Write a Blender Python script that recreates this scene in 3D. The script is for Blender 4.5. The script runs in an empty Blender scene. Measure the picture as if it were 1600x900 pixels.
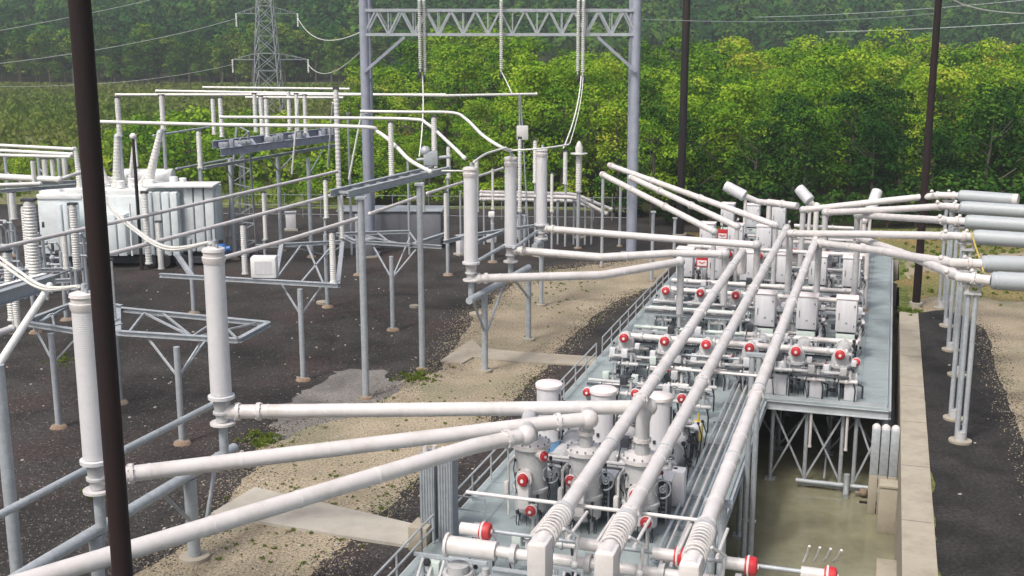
import bpy, bmesh, math, random
import numpy as np
from mathutils import Vector, Matrix
R = math.radians
random.seed(7); NP = np.random.default_rng(11)
scene = bpy.context.scene
col = scene.collection
# ------------------------------------------------------------------ camera, sky, sun, exposure
F = 1860.0; TH = R(12.3); CAMH = 18.0
cam = bpy.data.cameras.new('camera'); co = bpy.data.objects.new('camera', cam); col.objects.link(co)
co.location = (0, 0, CAMH); co.rotation_euler = (math.pi/2 - TH, 0, 0)
cam.sensor_width = 36.0; cam.lens = 36.0*F/1600; cam.clip_start = 0.5; cam.clip_end = 6000
scene.camera = co
w = bpy.data.worlds.new("World"); scene.world = w; w.use_nodes = True
SUN_EL, SUN_AZ = R(56), R(-140)          # azimuth from +Y, clockwise: behind the camera, to the left
nt = w.node_tree
sky = nt.nodes.new('ShaderNodeTexSky'); sky.sky_type = 'NISHITA'; sky.sun_disc = False
sky.sun_elevation = SUN_EL; sky.sun_rotation = SUN_AZ; sky.dust_density = 7.0; sky.air_density = 0.7; sky.ozone_density = 0.4
nt.links.new(sky.outputs[0], nt.nodes['Background'].inputs[0]); nt.nodes['Background'].inputs[1].default_value = 0.15
sd = bpy.data.lights.new('sun', 'SUN'); sd.energy = 2.0; sd.angle = R(10); sd.color = (1, .965, .92)
so = bpy.data.objects.new('sun', sd); col.objects.link(so)
dirv = Vector((math.sin(SUN_AZ)*math.cos(SUN_EL), math.cos(SUN_AZ)*math.cos(SUN_EL), math.sin(SUN_EL)))
so.rotation_euler = dirv.to_track_quat('Z', 'Y').to_euler()
scene.view_settings.view_transform = 'Standard'; scene.view_settings.look = 'None'
scene.view_settings.exposure = 0.30; scene.view_settings.gamma = 1
scene.render.engine = 'CYCLES'
scene.cycles.max_bounces = 6; scene.cycles.volume_bounces = 0
scene.cycles.transparent_max_bounces = 6

# ------------------------------------------------------------------ pixel and plan helpers
def ray(px, py):
    x = (px-800)/F; y = (450-py)/F
    return (x, math.cos(TH)+y*math.sin(TH), -math.sin(TH)+y*math.cos(TH))
def P(px, py, z=0.0):                     # the point at height z seen at that place
    r = ray(px, py); t = (z-CAMH)/r[2]; return Vector((r[0]*t, r[1]*t, z))
def D(px, py, Y):                         # the point at distance Y
    r = ray(px, py); t = Y/r[1]; return Vector((r[0]*t, Y, CAMH+r[2]*t))
def HT(base, py):                         # height above base that shows at image row py
    r = ray(800, py); return CAMH + r[2]/r[1]*base[1]
AZ = R(17.52)
def W(u, v, z=0.0):                       # plan frame of the gas-insulated yard: u away along the pipes, v to the right
    return Vector((u*math.sin(AZ)+v*math.cos(AZ), u*math.cos(AZ)-v*math.sin(AZ), z))

# ------------------------------------------------------------------ materials
MATS = {}
def mat(name, colr, rough=.5, metal=0., var=.12, scale=3., bump=.0, bscale=20., spec=.5, stain=None, stain_amt=.0, streak=False, objvar=0.):
    m = bpy.data.materials.new(name); m.use_nodes = True; n = m.node_tree.nodes; l = m.node_tree.links
    b = n['Principled BSDF']; b.inputs['Roughness'].default_value = rough; b.inputs['Metallic'].default_value = metal
    b.inputs['Specular IOR Level'].default_value = spec
    tc = n.new('ShaderNodeTexCoord')
    nz = n.new('ShaderNodeTexNoise'); nz.inputs['Scale'].default_value = scale; nz.inputs['Detail'].default_value = 6; nz.inputs['Roughness'].default_value = .65
    mp = n.new('ShaderNodeMapping'); l.new(tc.outputs['Object'], mp.inputs[0]); l.new(mp.outputs[0], nz.inputs['Vector'])
    if streak: mp.inputs['Scale'].default_value = (3, 3, .35)
    cr = n.new('ShaderNodeMapRange'); cr.inputs[1].default_value = .3; cr.inputs[2].default_value = .7; cr.inputs[3].default_value = 1-var; cr.inputs[4].default_value = 1+var
    l.new(nz.outputs[0], cr.inputs[0])
    mx = n.new('ShaderNodeMix'); mx.data_type = 'RGBA'; mx.blend_type = 'MULTIPLY'; mx.inputs[0].default_value = 1
    mx.inputs[6].default_value = (*colr, 1); l.new(cr.outputs[0], mx.inputs[7])
    out = mx.outputs[2]
    if stain:
        n2 = n.new('ShaderNodeTexNoise'); n2.inputs['Scale'].default_value = scale*.37; n2.inputs['Detail'].default_value = 8; n2.inputs['Roughness'].default_value = .7
        l.new(mp.outputs[0], n2.inputs['Vector'])
        r2 = n.new('ShaderNodeMapRange'); r2.inputs[1].default_value = .48; r2.inputs[2].default_value = .68; r2.inputs[3].default_value = 0; r2.inputs[4].default_value = stain_amt
        l.new(n2.outputs[0], r2.inputs[0])
        m2 = n.new('ShaderNodeMix'); m2.data_type = 'RGBA'; l.new(r2.outputs[0], m2.inputs[0]); l.new(out, m2.inputs[6]); m2.inputs[7].default_value = (*stain, 1)
        out = m2.outputs[2]
    if objvar:
        oi = n.new('ShaderNodeObjectInfo'); hs = n.new('ShaderNodeHueSaturation')
        r3 = n.new('ShaderNodeMapRange'); r3.inputs[3].default_value = 1-objvar; r3.inputs[4].default_value = 1+objvar
        l.new(oi.outputs['Random'], r3.inputs[0]); l.new(r3.outputs[0], hs.inputs['Value']); l.new(out, hs.inputs['Color']); out = hs.outputs[0]
    l.new(out, b.inputs['Base Color'])
    rr = n.new('ShaderNodeMapRange'); rr.inputs[3].default_value = max(0, rough-.12); rr.inputs[4].default_value = min(1, rough+.15)
    l.new(nz.outputs[0], rr.inputs[0]); l.new(rr.outputs[0], b.inputs['Roughness'])
    if bump:
        nb = n.new('ShaderNodeTexNoise'); nb.inputs['Scale'].default_value = bscale; nb.inputs['Detail'].default_value = 4
        l.new(tc.outputs['Object'], nb.inputs['Vector'])
        bp = n.new('ShaderNodeBump'); bp.inputs['Strength'].default_value = bump; bp.inputs['Distance'].default_value = .05
        l.new(nb.outputs[0], bp.inputs['Height']); l.new(bp.outputs[0], b.inputs['Normal'])
    MATS[name] = m; return m
mat('pipe_paint', (.62, .605, .60), .34, 0, .05, 2.5, stain=(.40, .37, .33), stain_amt=.45, objvar=.04)
mat('cabinet_paint', (.62, .63, .66), .42, 0, .05, 3, stain=(.42, .42, .40), stain_amt=.25, streak=True, objvar=.05)
mat('tank_paint', (.46, .47, .48), .4, 0, .12, 3, stain=(.33, .33, .30), stain_amt=.35, objvar=.06)
mat('pale_green_paint', (.50, .58, .55), .45, 0, .06, 3)
mat('porcelain', (.60, .61, .63), .35, 0, .04, 2, objvar=.03)
mat('insulator_glaze', (.64, .65, .63), .3, 0, .05, 4, objvar=.05)
mat('insulator_cover', (.36, .40, .42), .45, 0, .05, 2)
mat('galvanised', (.38, .42, .45), .48, .15, .16, 5, stain=(.26, .28, .30), stain_amt=.4, objvar=.08)
mat('galvanised_dull', (.26, .29, .32), .55, .15, .16, 5, objvar=.1)
mat('aluminium_bus', (.70, .71, .68), .4, .0, .05, 3)
mat('gantry_steel', (.30, .33, .40), .55, .1, .12, 2)
mat('deck_plate', (.31, .37, .38), .5, .1, .10, 1.2, stain=(.20, .23, .23), stain_amt=.6)
mat('deck_fascia', (.45, .49, .51), .5, .2, .1, 2)
mat('red_paint', (.46, .02, .03), .4, 0, .12, 6, stain=(.40, .12, .11), stain_amt=.5, objvar=.18)
mat('blue_paint', (.03, .13, .38), .4, 0, .08, 6)
mat('light_blue_paint', (.15, .33, .55), .4, 0, .08, 6)
mat('teal_paint', (.10, .34, .33), .45, 0, .1, 6)
mat('yellow_paint', (.55, .42, .08), .45, 0, .1, 6)
mat('dark_rubber', (.02, .02, .025), .5, 0, .2, 6)
mat('dark_panel', (.05, .055, .065), .45, .1, .2, 4)
mat('weathering_steel', (.014, .004, .005), .85, .0, .4, 1.5, stain=(.005, .005, .006), stain_amt=.9, streak=True)
mat('dark_wood', (.010, .009, .010), .75, 0, .4, 2, stain=(.05, .022, .014), stain_amt=.6, streak=True)
mat('transformer_paint', (.66, .73, .75), .42, 0, .06, 2, stain=(.40, .44, .44), stain_amt=.35, objvar=.04)
mat('transformer_top', (.74, .76, .76), .45, 0, .06, 2)
mat('concrete', (.40, .38, .33), .85, 0, .12, 1.2, .3, 18, stain=(.28, .26, .21), stain_amt=.5)
mat('pale_concrete', (.36, .33, .265), .85, 0, .1, 1.5, .3, 18, stain=(.22, .195, .15), stain_amt=.7)
mat('pit_concrete', (.225, .222, .145), .14, 0, .25, .35, .04, 6, spec=.6, stain=(.13, .12, .085), stain_amt=.85)
mat('footing_mud', (.24, .19, .14), .9, 0, .25, 3, .3, 18, stain=(.16, .09, .05), stain_amt=.7)
mat('bark', (.10, .09, .075), .9, 0, .3, 3)
mat('grey_wall', (.17, .18, .20), .7, 0, .08, 1)
mat('sign_white', (.75, .70, .70), .5, 0, .03, 3)

def ground_mat(name, c1, c2, c3, s1, s2, rough=.95, bump=.6, bscale=9., dist=.05, speck=None):
    m = bpy.data.materials.new(name); m.use_nodes = True; n = m.node_tree.nodes; l = m.node_tree.links; b = n['Principled BSDF']
    b.inputs['Roughness'].default_value = rough; b.inputs['Specular IOR Level'].default_value = .2
    tc = n.new('ShaderNodeTexCoord')
    def nz(s, det=6, r=.6):
        q = n.new('ShaderNodeTexNoise'); q.inputs['Scale'].default_value = s; q.inputs['Detail'].default_value = det; q.inputs['Roughness'].default_value = r
        l.new(tc.outputs['Object'], q.inputs['Vector']); return q.outputs[0]
    def mr(o, a, c, lo=0, hi=1):
        q = n.new('ShaderNodeMapRange'); q.inputs[1].default_value = a; q.inputs[2].default_value = c; q.inputs[3].default_value = lo; q.inputs[4].default_value = hi; l.new(o, q.inputs[0]); return q.outputs[0]
    def mix(f, a, c):
        q = n.new('ShaderNodeMix'); q.data_type = 'RGBA'; l.new(f, q.inputs[0])
        for i, x in ((6, a), (7, c)):
            if isinstance(x, tuple): q.inputs[i].default_value = (*x, 1)
            else: l.new(x, q.inputs[i])
        return q.outputs[2]
    o = mix(mr(nz(s1), .4, .6), c1, c2)
    o = mix(mr(nz(s2, 8, .7), .5, .66), o, c3)
    fine = nz(bscale*1.7, 5, .75)
    q = n.new('ShaderNodeMix'); q.data_type = 'RGBA'; q.blend_type = 'MULTIPLY'; q.inputs[0].default_value = 1; l.new(o, q.inputs[6]); l.new(mr(fine, .36, .64, .45, 1.6), q.inputs[7]); o = q.outputs[2]
    if speck:
        o = mix(mr(nz(2.6, 9, .85), .60, .72, 0, .8), o, speck); o = mix(mr(nz(.9, 9, .8), .58, .70, 0, .5), o, tuple(c*.45 for c in c1))
    l.new(o, b.inputs['Base Color'])
    bp = n.new('ShaderNodeBump'); bp.inputs['Strength'].default_value = bump; bp.inputs['Distance'].default_value = dist
    l.new(nz(bscale, 6, .7), bp.inputs['Height']); l.new(bp.outputs[0], b.inputs['Normal'])
    MATS[name] = m; return m
ground_mat('field', (.11, .15, .03), (.15, .17, .06), (.17, .17, .10), .02, .05, bscale=1.3, dist=.5)
ground_mat('dark_gravel', (.028, .027, .026), (.050, .047, .045), (.055, .041, .039), .25, .13, bscale=3.2, dist=.12, speck=(.075, .072, .07))
ground_mat('strip_gravel', (.020, .020, .019), (.034, .033, .032), (.042, .040, .039), .4, .3, bscale=4, dist=.1, speck=(.07, .07, .07))
ground_mat('grey_gravel', (.16, .155, .15), (.20, .19, .18), (.12, .115, .11), .5, .3, bscale=8)
ground_mat('dirt', (.25, .215, .155), (.32, .275, .20), (.19, .185, .12), .25, .16, bscale=6, dist=.05, bump=.35)
ground_mat('dirt_grass', (.14, .15, .05), (.22, .18, .08), (.24, .13, .06), .12, .2, bscale=3, dist=.15)
ground_mat('hill_soil', (.03, .045, .015), (.045, .06, .02), (.06, .06, .03), .02, .05, bscale=.6, dist=1)

def leaf_mat(name, stops, trans=.24):
    m = bpy.data.materials.new(name); m.use_nodes = True; n = m.node_tree.nodes; l = m.node_tree.links
    n.remove(n['Principled BSDF']); out = n['Material Output']
    at = n.new('ShaderNodeAttribute'); at.attribute_name = 'tint'
    oi = n.new('ShaderNodeObjectInfo')
    ad = n.new('ShaderNodeMath'); ad.operation = 'MULTIPLY_ADD'; ad.inputs[1].default_value = .55
    a2 = n.new('ShaderNodeMath'); a2.operation = 'MULTIPLY'; a2.inputs[1].default_value = .45; l.new(oi.outputs['Random'], a2.inputs[0])
    l.new(at.outputs['Fac'], ad.inputs[0]); l.new(a2.outputs[0], ad.inputs[2])
    cr = n.new('ShaderNodeValToRGB'); e = cr.color_ramp.elements
    e[0].position = stops[0][0]; e[0].color = (*stops[0][1], 1); e[1].position = stops[-1][0]; e[1].color = (*stops[-1][1], 1)
    for p, c in stops[1:-1]:
        q = e.new(p); q.color = (*c, 1)
    l.new(ad.outputs[0], cr.inputs[0])
    d = n.new('ShaderNodeBsdfDiffuse'); t = n.new('ShaderNodeBsdfTranslucent'); mx = n.new('ShaderNodeMixShader'); mx.inputs[0].default_value = trans
    l.new(cr.outputs[0], d.inputs[0]); l.new(cr.outputs[0], t.inputs[0]); l.new(d.outputs[0], mx.inputs[1]); l.new(t.outputs[0], mx.inputs[2]); l.new(mx.outputs[0], out.inputs[0])
    MATS[name] = m; return m
leaf_mat('wood_leaves', [(.0, (.025, .08, .014)), (.3, (.085, .20, .018)), (.5, (.18, .33, .024)), (.75, (.30, .43, .035)), (.92, (.42, .45, .07)), (1., (.30, .19, .05))])
leaf_mat('dark_leaves', [(.0, (.008, .030, .010)), (.35, (.02, .065, .014)), (.7, (.045, .12, .018)), (1., (.11, .20, .03))])
leaf_mat('far_leaves', [(.0, (.010, .045, .014)), (.35, (.03, .10, .022)), (.6, (.09, .19, .025)), (.85, (.20, .28, .035)), (1., (.30, .17, .07))])
leaf_mat('grass_blades', [(.0, (.05, .11, .018)), (.45, (.13, .19, .03)), (.75, (.18, .18, .07)), (1., (.20, .165, .12))])

# ------------------------------------------------------------------ mesh builder
class MB:
    def __init__(s): s.v = []; s.f = []
    def add(s, vs, fs):
        o = len(s.v); s.v += [Vector(a) for a in vs]; s.f += [tuple(i+o for i in q) for q in fs]; return s
    def box(s, c, d, rz=0, bev=0.0, rot=None):
        hx, hy, hz = d[0]/2, d[1]/2, d[2]/2
        M = rot if rot is not None else Matrix.Rotation(rz, 3, 'Z')
        if bev <= 0:
            vs = [Vector((x*hx, y*hy, z*hz)) for z in (-1, 1) for y in (-1, 1) for x in (-1, 1)]
            fs = [(0, 2, 3, 1), (4, 5, 7, 6), (0, 1, 5, 4), (2, 6, 7, 3), (0, 4, 6, 2), (1, 3, 7, 5)]
        else:
            bm = bmesh.new(); bmesh.ops.create_cube(bm, size=1)
            for q in bm.verts: q.co = Vector((q.co.x*d[0], q.co.y*d[1], q.co.z*d[2]))
            bmesh.ops.bevel(bm, geom=bm.edges[:], offset=min(bev, hx*.9, hy*.9, hz*.9), segments=2, affect='EDGES', profile=.5)
            vs = [q.co.copy() for q in bm.verts]; fs = [tuple(q.index for q in f.verts) for f in bm.faces]; bm.free()
        return s.add([Vector(c)+M@q for q in vs], fs)
    def beam(s, p, q, a, b=None):           # square bar from p to q, a wide and b high
        p, q = Vector(p), Vector(q); b = b or a; d = q-p; L = d.length
        x = d.normalized(); up = Vector((0, 0, 1)) if abs(x.z) < .95 else Vector((0, 1, 0))
        y = up.cross(x).normalized(); z = x.cross(y)
        M = Matrix((x, y, z)).transposed()
        return s.box((p+q)/2, (L, a, b), rot=M)
    def hbeam(s, p, q, h, wd, t=.03):       # I section
        p, q = Vector(p), Vector(q); up = Vector((0, 0, 1))
        s.beam(p+up*(h/2-t/2), q+up*(h/2-t/2), wd, t); s.beam(p-up*(h/2-t/2), q-up*(h/2-t/2), wd, t); s.beam(p, q, t, h-2*t-.002); return s
    def tube(s, p, q, r, r2=None, n=14, cap=True):
        p, q = Vector(p), Vector(q); r2 = r if r2 is None else r2; d = (q-p)
        if d.length < 1e-6: return s
        x = d.normalized(); up = Vector((0, 0, 1)) if abs(x.z) < .95 else Vector((1, 0, 0))
        a = x.cross(up).normalized(); b = x.cross(a)
        vs = []
        for c, rr in ((p, r), (q, r2)):
            for i in range(n):
                t = 2*math.pi*i/n; vs.append(c+(a*math.cos(t)+b*math.sin(t))*rr)
        fs = [(i, (i+1) % n, n+(i+1) % n, n+i) for i in range(n)]
        if cap: fs += [tuple(range(n))[::-1], tuple(range(n, 2*n))]
        return s.add(vs, fs)
    def path(s, pts, r, n=10):              # bent tube
        pts = [Vector(p) for p in pts]; rings = []
        a = None
        for i, p in enumerate(pts):
            d = (pts[min(i+1, len(pts)-1)]-pts[max(i-1, 0)]).normalized()
            if a is None:
                up = Vector((0, 0, 1)) if abs(d.z) < .95 else Vector((1, 0, 0)); a = d.cross(up).normalized()
            else: a = (a-d*a.dot(d)).normalized()
            b = d.cross(a); rings.append([p+(a*math.cos(2*math.pi*k/n)+b*math.sin(2*math.pi*k/n))*r for k in range(n)])
        vs = [q for g in rings for q in g]; fs = []
        for i in range(len(rings)-1):
            for k in range(n): fs.append((i*n+k, i*n+(k+1) % n, (i+1)*n+(k+1) % n, (i+1)*n+k))
        fs += [tuple(range(n))[::-1], tuple(range((len(rings)-1)*n, len(rings)*n))]
        return s.add(vs, fs)
    def lathe(s, prof, c, axis=(0, 0, 1), n=18):   # prof: (distance along the axis, radius)
        x = Vector(axis).normalized(); up = Vector((0, 0, 1)) if abs(x.z) < .95 else Vector((1, 0, 0))
        a = x.cross(up).normalized(); b = x.cross(a); c = Vector(c); vs = []
        for h, r in prof:
            for i in range(n):
                t = 2*math.pi*i/n; vs.append(c+x*h+(a*math.cos(t)+b*math.sin(t))*max(r, .001))
        fs = [(j*n+i, j*n+(i+1) % n, (j+1)*n+(i+1) % n, (j+1)*n+i) for j in range(len(prof)-1) for i in range(n)]
        fs += [tuple(range(n))[::-1], tuple(range((len(prof)-1)*n, len(prof)*n))]
        return s.add(vs, fs)
    def ball(s, c, r, sc=(1, 1, 1), n=14):
        m = n//2; prof = [(-math.cos(math.pi*k/m), math.sin(math.pi*k/m)) for k in range(m+1)]
        o = len(s.v); s.lathe([(h*r, q*r) for h, q in prof], c, n=n)
        c = Vector(c)
        for i in range(o, len(s.v)):
            d = s.v[i]-c; s.v[i] = c+Vector((d.x*sc[0], d.y*sc[1], d.z*sc[2]))
        return s
    def ring(s, c, axis, Rr, r, n=16, k=6):
        x = Vector(axis).normalized(); up = Vector((0, 0, 1)) if abs(x.z) < .95 else Vector((1, 0, 0)); a = x.cross(up).normalized(); b = x.cross(a); c = Vector(c); vs = []
        for i in range(n):
            t = 2*math.pi*i/n; d = a*math.cos(t)+b*math.sin(t)
            for j in range(k):
                q = 2*math.pi*j/k; vs.append(c+d*(Rr+r*math.cos(q))+x*r*math.sin(q))
        fs = [(i*k+j, ((i+1) % n)*k+j, ((i+1) % n)*k+(j+1) % k, i*k+(j+1) % k) for i in range(n) for j in range(k)]
        return s.add(vs, fs)
    def slab(s, pts, z0, z1):
        n = len(pts); vs = [Vector((p[0], p[1], z0)) for p in pts]+[Vector((p[0], p[1], z1)) for p in pts]
        fs = [tuple(range(n))[::-1], tuple(range(n, 2*n))]+[(i, (i+1) % n, n+(i+1) % n, n+i) for i in range(n)]
        return s.add(vs, fs)
    def build_each(s, name, m, parent=None, local=False, flat=False):
        n = len(s.v); p = list(range(n))
        def fd(x):
            while p[x] != x: p[x] = p[p[x]]; x = p[x]
            return x
        for f in s.f:
            for q in f[1:]:
                a, b = fd(f[0]), fd(q)
                if a != b: p[a] = b
        gr = {}
        for f in s.f: gr.setdefault(fd(f[0]), []).append(f)
        out = []
        for fs in gr.values():
            ids = sorted({i for f in fs for i in f}); mp = {i: k for k, i in enumerate(ids)}
            b = MB(); b.v = [s.v[i] for i in ids]; b.f = [tuple(mp[i] for i in f) for f in fs]; out.append(b.build(name, m, parent, local, flat))
        return out[0]
    def build(s, name, m, parent=None, local=False, flat=False):
        me = bpy.data.meshes.new(name)
        vs = s.v
        if parent is not None and not local:
            fr = FR[root_of(parent).name]; vs = [fr@p for p in vs]
        me.from_pydata([tuple(p) for p in vs], [], s.f); me.materials.append(MATS[m]); me.validate()
        bm = bmesh.new(); bm.from_mesh(me); bmesh.ops.recalc_face_normals(bm, faces=bm.faces[:]); bm.to_mesh(me); bm.free()
        if not flat:
            me.polygons.foreach_set('use_smooth', [True]*len(me.polygons))
            me.set_sharp_from_angle(angle=R(38))
        o = bpy.data.objects.new(name, me); col.objects.link(o)
        if parent is not None: o.parent = parent
        return o
FR = {}
def root_of(o):
    while o.parent is not None: o = o.parent
    return o
def thing(name, label, cat, loc, rz=0, group=None):
    o = bpy.data.objects.new(name, None); col.objects.link(o); o.empty_display_size = .2
    o.location = loc; o.rotation_euler = (0, 0, rz); o['label'] = label; o['category'] = cat
    if group: o['group'] = group
    FR[o.name] = (Matrix.Translation(Vector(loc)) @ Matrix.Rotation(rz, 4, 'Z')).inverted()
    return o
def tag(o, label, cat, group=None):
    o['label'] = label; o['category'] = cat
    if group: o['group'] = group
    return o
def struct(o): o['kind'] = 'structure'; return o
def dup(root, loc, rz, label, group=None):
    r = root.copy(); col.objects.link(r); r.location = loc; r.rotation_euler = (0, 0, rz); r['label'] = label
    if group: r['group'] = group
    for ch in list(root.children):
        c = ch.copy(); col.objects.link(c); c.parent = r
        for g in list(ch.children):
            d = g.copy(); col.objects.link(d); d.parent = c
    FR[r.name] = (Matrix.Translation(Vector(loc)) @ Matrix.Rotation(rz, 4, 'Z')).inverted()
    return r
ORD = ['first', 'second', 'third', 'fourth', 'fifth', 'sixth', 'seventh', 'eighth']

# ================================================================== GROUND
def rough_outline(pts, step=.45, amp=.35, seed=1):
    rnd = random.Random(seed); out = []
    n = len(pts)
    for i in range(n):
        a = Vector(pts[i]).to_2d(); b = Vector(pts[(i+1) % n]).to_2d(); L = (b-a).length; k = max(1, min(160, int(L/step)))
        nrm = Vector((-(b-a).y, (b-a).x)).normalized() if L > 0 else Vector((0, 0))
        for j in range(k):
            t = j/k; q = a.lerp(b, t); w1 = math.sin(q.x*1.3+q.y*.9+seed)+.6*math.sin(q.x*3.1-q.y*2.3)+.9*math.sin(q.x*.37+q.y*.53)
            out.append(q+nrm*((.45*amp*w1+rnd.uniform(-amp, amp)*.6)*min(1, 3*t, 3*(1-t))))
    return out
def sheet(name, pts, z, m, seed=1, amp=.35, kind='structure'):
    q = rough_outline(pts, seed=seed, amp=amp)
    me = bpy.data.meshes.new(name); bm = bmesh.new(); vs = [bm.verts.new((p.x, p.y, z)) for p in q]; f = bm.faces.new(vs)
    bmesh.ops.triangulate(bm, faces=[f]); bmesh.ops.recalc_face_normals(bm, faces=bm.faces[:])
    for f in bm.faces:
        if f.normal.z < 0: f.normal_flip()
    bm.to_mesh(me); bm.free(); me.materials.append(MATS[m]); o = bpy.data.objects.new(name, me); col.objects.link(o); o['kind'] = kind; return o
PITZ = -4.0
def uvrect(mb, u0, u1, v0, v1, z):
    mb.add([W(u0, v0, z), W(u0, v1, z), W(u1, v1, z), W(u1, v0, z)], [(0, 1, 2, 3)])
g = MB()
for r_ in ((-60, 1500, -1500, -14.2), (-60, 1500, 1.35, 1500), (98, 1500, -14.2, 1.35), (-60, 8, -14.2, 1.35)): uvrect(g, *r_, 0)
struct(g.build('ground', 'field', flat=True))
# pit: floor and retaining faces
g = MB(); uvrect(g, 7, 99, -15, 2.4, PITZ); struct(g.build('pit_floor', 'pit_concrete', flat=True))
g = MB()
for a, b in (((8, -14.2), (98, -14.2)), ((98, -14.2), (98, 1.35)), ((8, 1.35), (8, -14.2))):
    g.add([W(*a, PITZ), W(*b, PITZ), W(*b, -.004), W(*a, -.004)], [(0, 1, 2, 3)])
struct(g.build('pit_lining', 'concrete', flat=True))
g = MB(); uvrect(g, -20, 100, -15.4, -14.24, .013); struct(g.build('gravel_edge', 'dark_gravel', flat=True))
g = MB(); uvrect(g, 40, 98, 1.36, 2.5, .002) if False else None
# yard surfaces
yard = [P(-900, 1500), P(2000, 1500)]
sheet('gravel_yard', [W(-20, -60), W(-20, -17), W(20, -14.9), W(57, -14.9), W(100, -14.9), W(112, -16), P(1000, 333), P(900, 328), P(700, 326), P(560, 327), P(380, 325), P(200, 320), P(-300, 318), P(-900, 330), P(-1500, 600)], .004, 'dark_gravel', 3, .3)
sheet('gravel_strip', [W(-20, 2.62), W(79.5, 2.45), W(81, 4.5), W(76, 6.4), W(66, 6.3), W(55, 6.6), W(45, 7.0), W(20, 7.5), W(-20, 8)], .008, 'strip_gravel', 4, .12)
ground_mat('leaf_litter', (.022, .026, .012), (.035, .038, .016), (.045, .038, .022), .2, .4, bscale=2, dist=.2)
sheet('forest_floor', [P(560, 325), P(700, 321), P(900, 323), P(1000, 328), P(1060, 352), P(1400, 358), P(1700, 352), P(2400, 360), Vector((200, 260, 0)), Vector((-40, 260, 0))], .006, 'leaf_litter', 12, .5)
sheet('dirt_ground', [W(-20, 5), W(60, 4), W(79, 2.2), W(86, 2.0), W(99.5, 1.9), P(1150, 372), P(1400, 392), P(1500, 388), P(1700, 380), P(2400, 420), P(2600, 1500)], .004, 'dirt', 5, .3)
sheet('dirt_track', [P(100, 960), P(225, 890), P(310, 840), P(360, 780), P(400, 735), P(400, 700), P(430, 680), P(470, 655), P(560, 640), P(610, 612), P(625, 596), P(690, 578), P(720, 530), P(742, 490), P(800, 445), P(850, 424), P(1000, 405), P(1052, 398), P(1060, 425), P(1040, 446), P(1005, 452), P(965, 470), P(930, 492), P(898, 522), P(868, 552), P(800, 628), P(740, 680), P(650, 750), P(570, 820), P(475, 910), P(380, 1010)], .008, 'dirt', 6, .25)
sheet('grey_gravel_patch', [P(425, 640), P(500, 600), P(520, 580), P(600, 578), P(635, 600), P(600, 625), P(560, 645), P(480, 668), P(430, 690)], .012, 'grey_gravel', 7, .5)
sheet('verge', [P(1050, 362), P(1400, 371), P(1700, 366), P(2400, 380), P(2400, 410), P(1700, 392), P(1500, 397), P(1400, 400), P(1150, 384)], .010, 'dirt_grass', 8, .8)
sheet('verge', [P(1395, 440), P(1440, 425), P(1560, 432), P(1700, 450), P(1700, 478), P(1560, 470), P(1500, 455), P(1430, 470)], .012, 'dirt_grass', 9, .4)

# hills beyond the marsh
def hill_z(x, y):
    t = y-420-max(0, x)*.25
    if t <= 0: return -1.0
    return -1+t*.11+7*math.sin(x*.006+y*.004)*min(1, t/200)+14*max(0, math.sin(x*.0035+1.0))*min(1, t/300)
NX, NY = 70, 40
vs = []; fs = []
for j in range(NY):
    for i in range(NX):
        y = 400+j*36; x = (i-NX/2)*32; vs.append((x, y, hill_z(x, y)))
for j in range(NY-1):
    for i in range(NX-1): a = j*NX+i; fs.append((a, a+1, a+NX+1, a+NX))
me = bpy.data.meshes.new('hill'); me.from_pydata(vs, [], fs); me.materials.append(MATS['hill_soil']); o = bpy.data.objects.new('hill', me); col.objects.link(o); struct(o)

# ================================================================== LEAF CLOUDS
def leaf_mesh(name, cents, nrms, sizes, tints, m, quad=True):
    n = len(cents)
    t = NP.normal(size=(n, 3)); nrms = nrms/np.linalg.norm(nrms, axis=1, keepdims=True)
    a = np.cross(nrms, t); a /= np.linalg.norm(a, axis=1, keepdims=True)+1e-9; b = np.cross(nrms, a)
    s = sizes[:, None]
    V = np.stack([cents-a*s, cents+b*s*.7, cents+a*s, cents-b*s*.7], 1).reshape(-1, 3)
    me = bpy.data.meshes.new(name); me.vertices.add(4*n); me.vertices.foreach_set('co', V.astype(np.float32).ravel())
    me.loops.add(4*n); me.loops.foreach_set('vertex_index', np.arange(4*n, dtype=np.int32))
    me.polygons.add(n); me.polygons.foreach_set('loop_start', np.arange(0, 4*n, 4, dtype=np.int32)); me.polygons.foreach_set('loop_total', np.full(n, 4, np.int32))
    me.update(calc_edges=True)
    at = me.attributes.new('tint', 'FLOAT', 'FACE'); at.data.foreach_set('value', np.clip(tints, 0, 1).astype(np.float32))
    me.materials.append(MATS[m]); return me
def crown(lobes, per, leaf, jitter=.35, m='wood_leaves', name='crown'):
    C, N, T = [], [], []
    for (c, r, t) in lobes:
        k = int(per*r[0]*r[1])
        d = NP.normal(size=(k, 3)); d /= np.linalg.norm(d, axis=1, keepdims=True)
        d[:, 2] = np.where(d[:, 2] < -.35, -d[:, 2], d[:, 2])
        rad = NP.uniform(.62, 1.05, size=(k, 1))**.6
        p = np.array(c)+d*rad*np.array(r)
        C.append(p); N.append(d*1.0+np.array([0, 0, .5])+NP.normal(size=(k, 3))*.55); T.append(np.clip(t+NP.normal(size=k)*.07, 0, 1))
    C = np.concatenate(C); N = np.concatenate(N); T = np.concatenate(T)
    return leaf_mesh(name, C, N, NP.uniform(.6, 1.3, len(C))*leaf, T, m)
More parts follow.
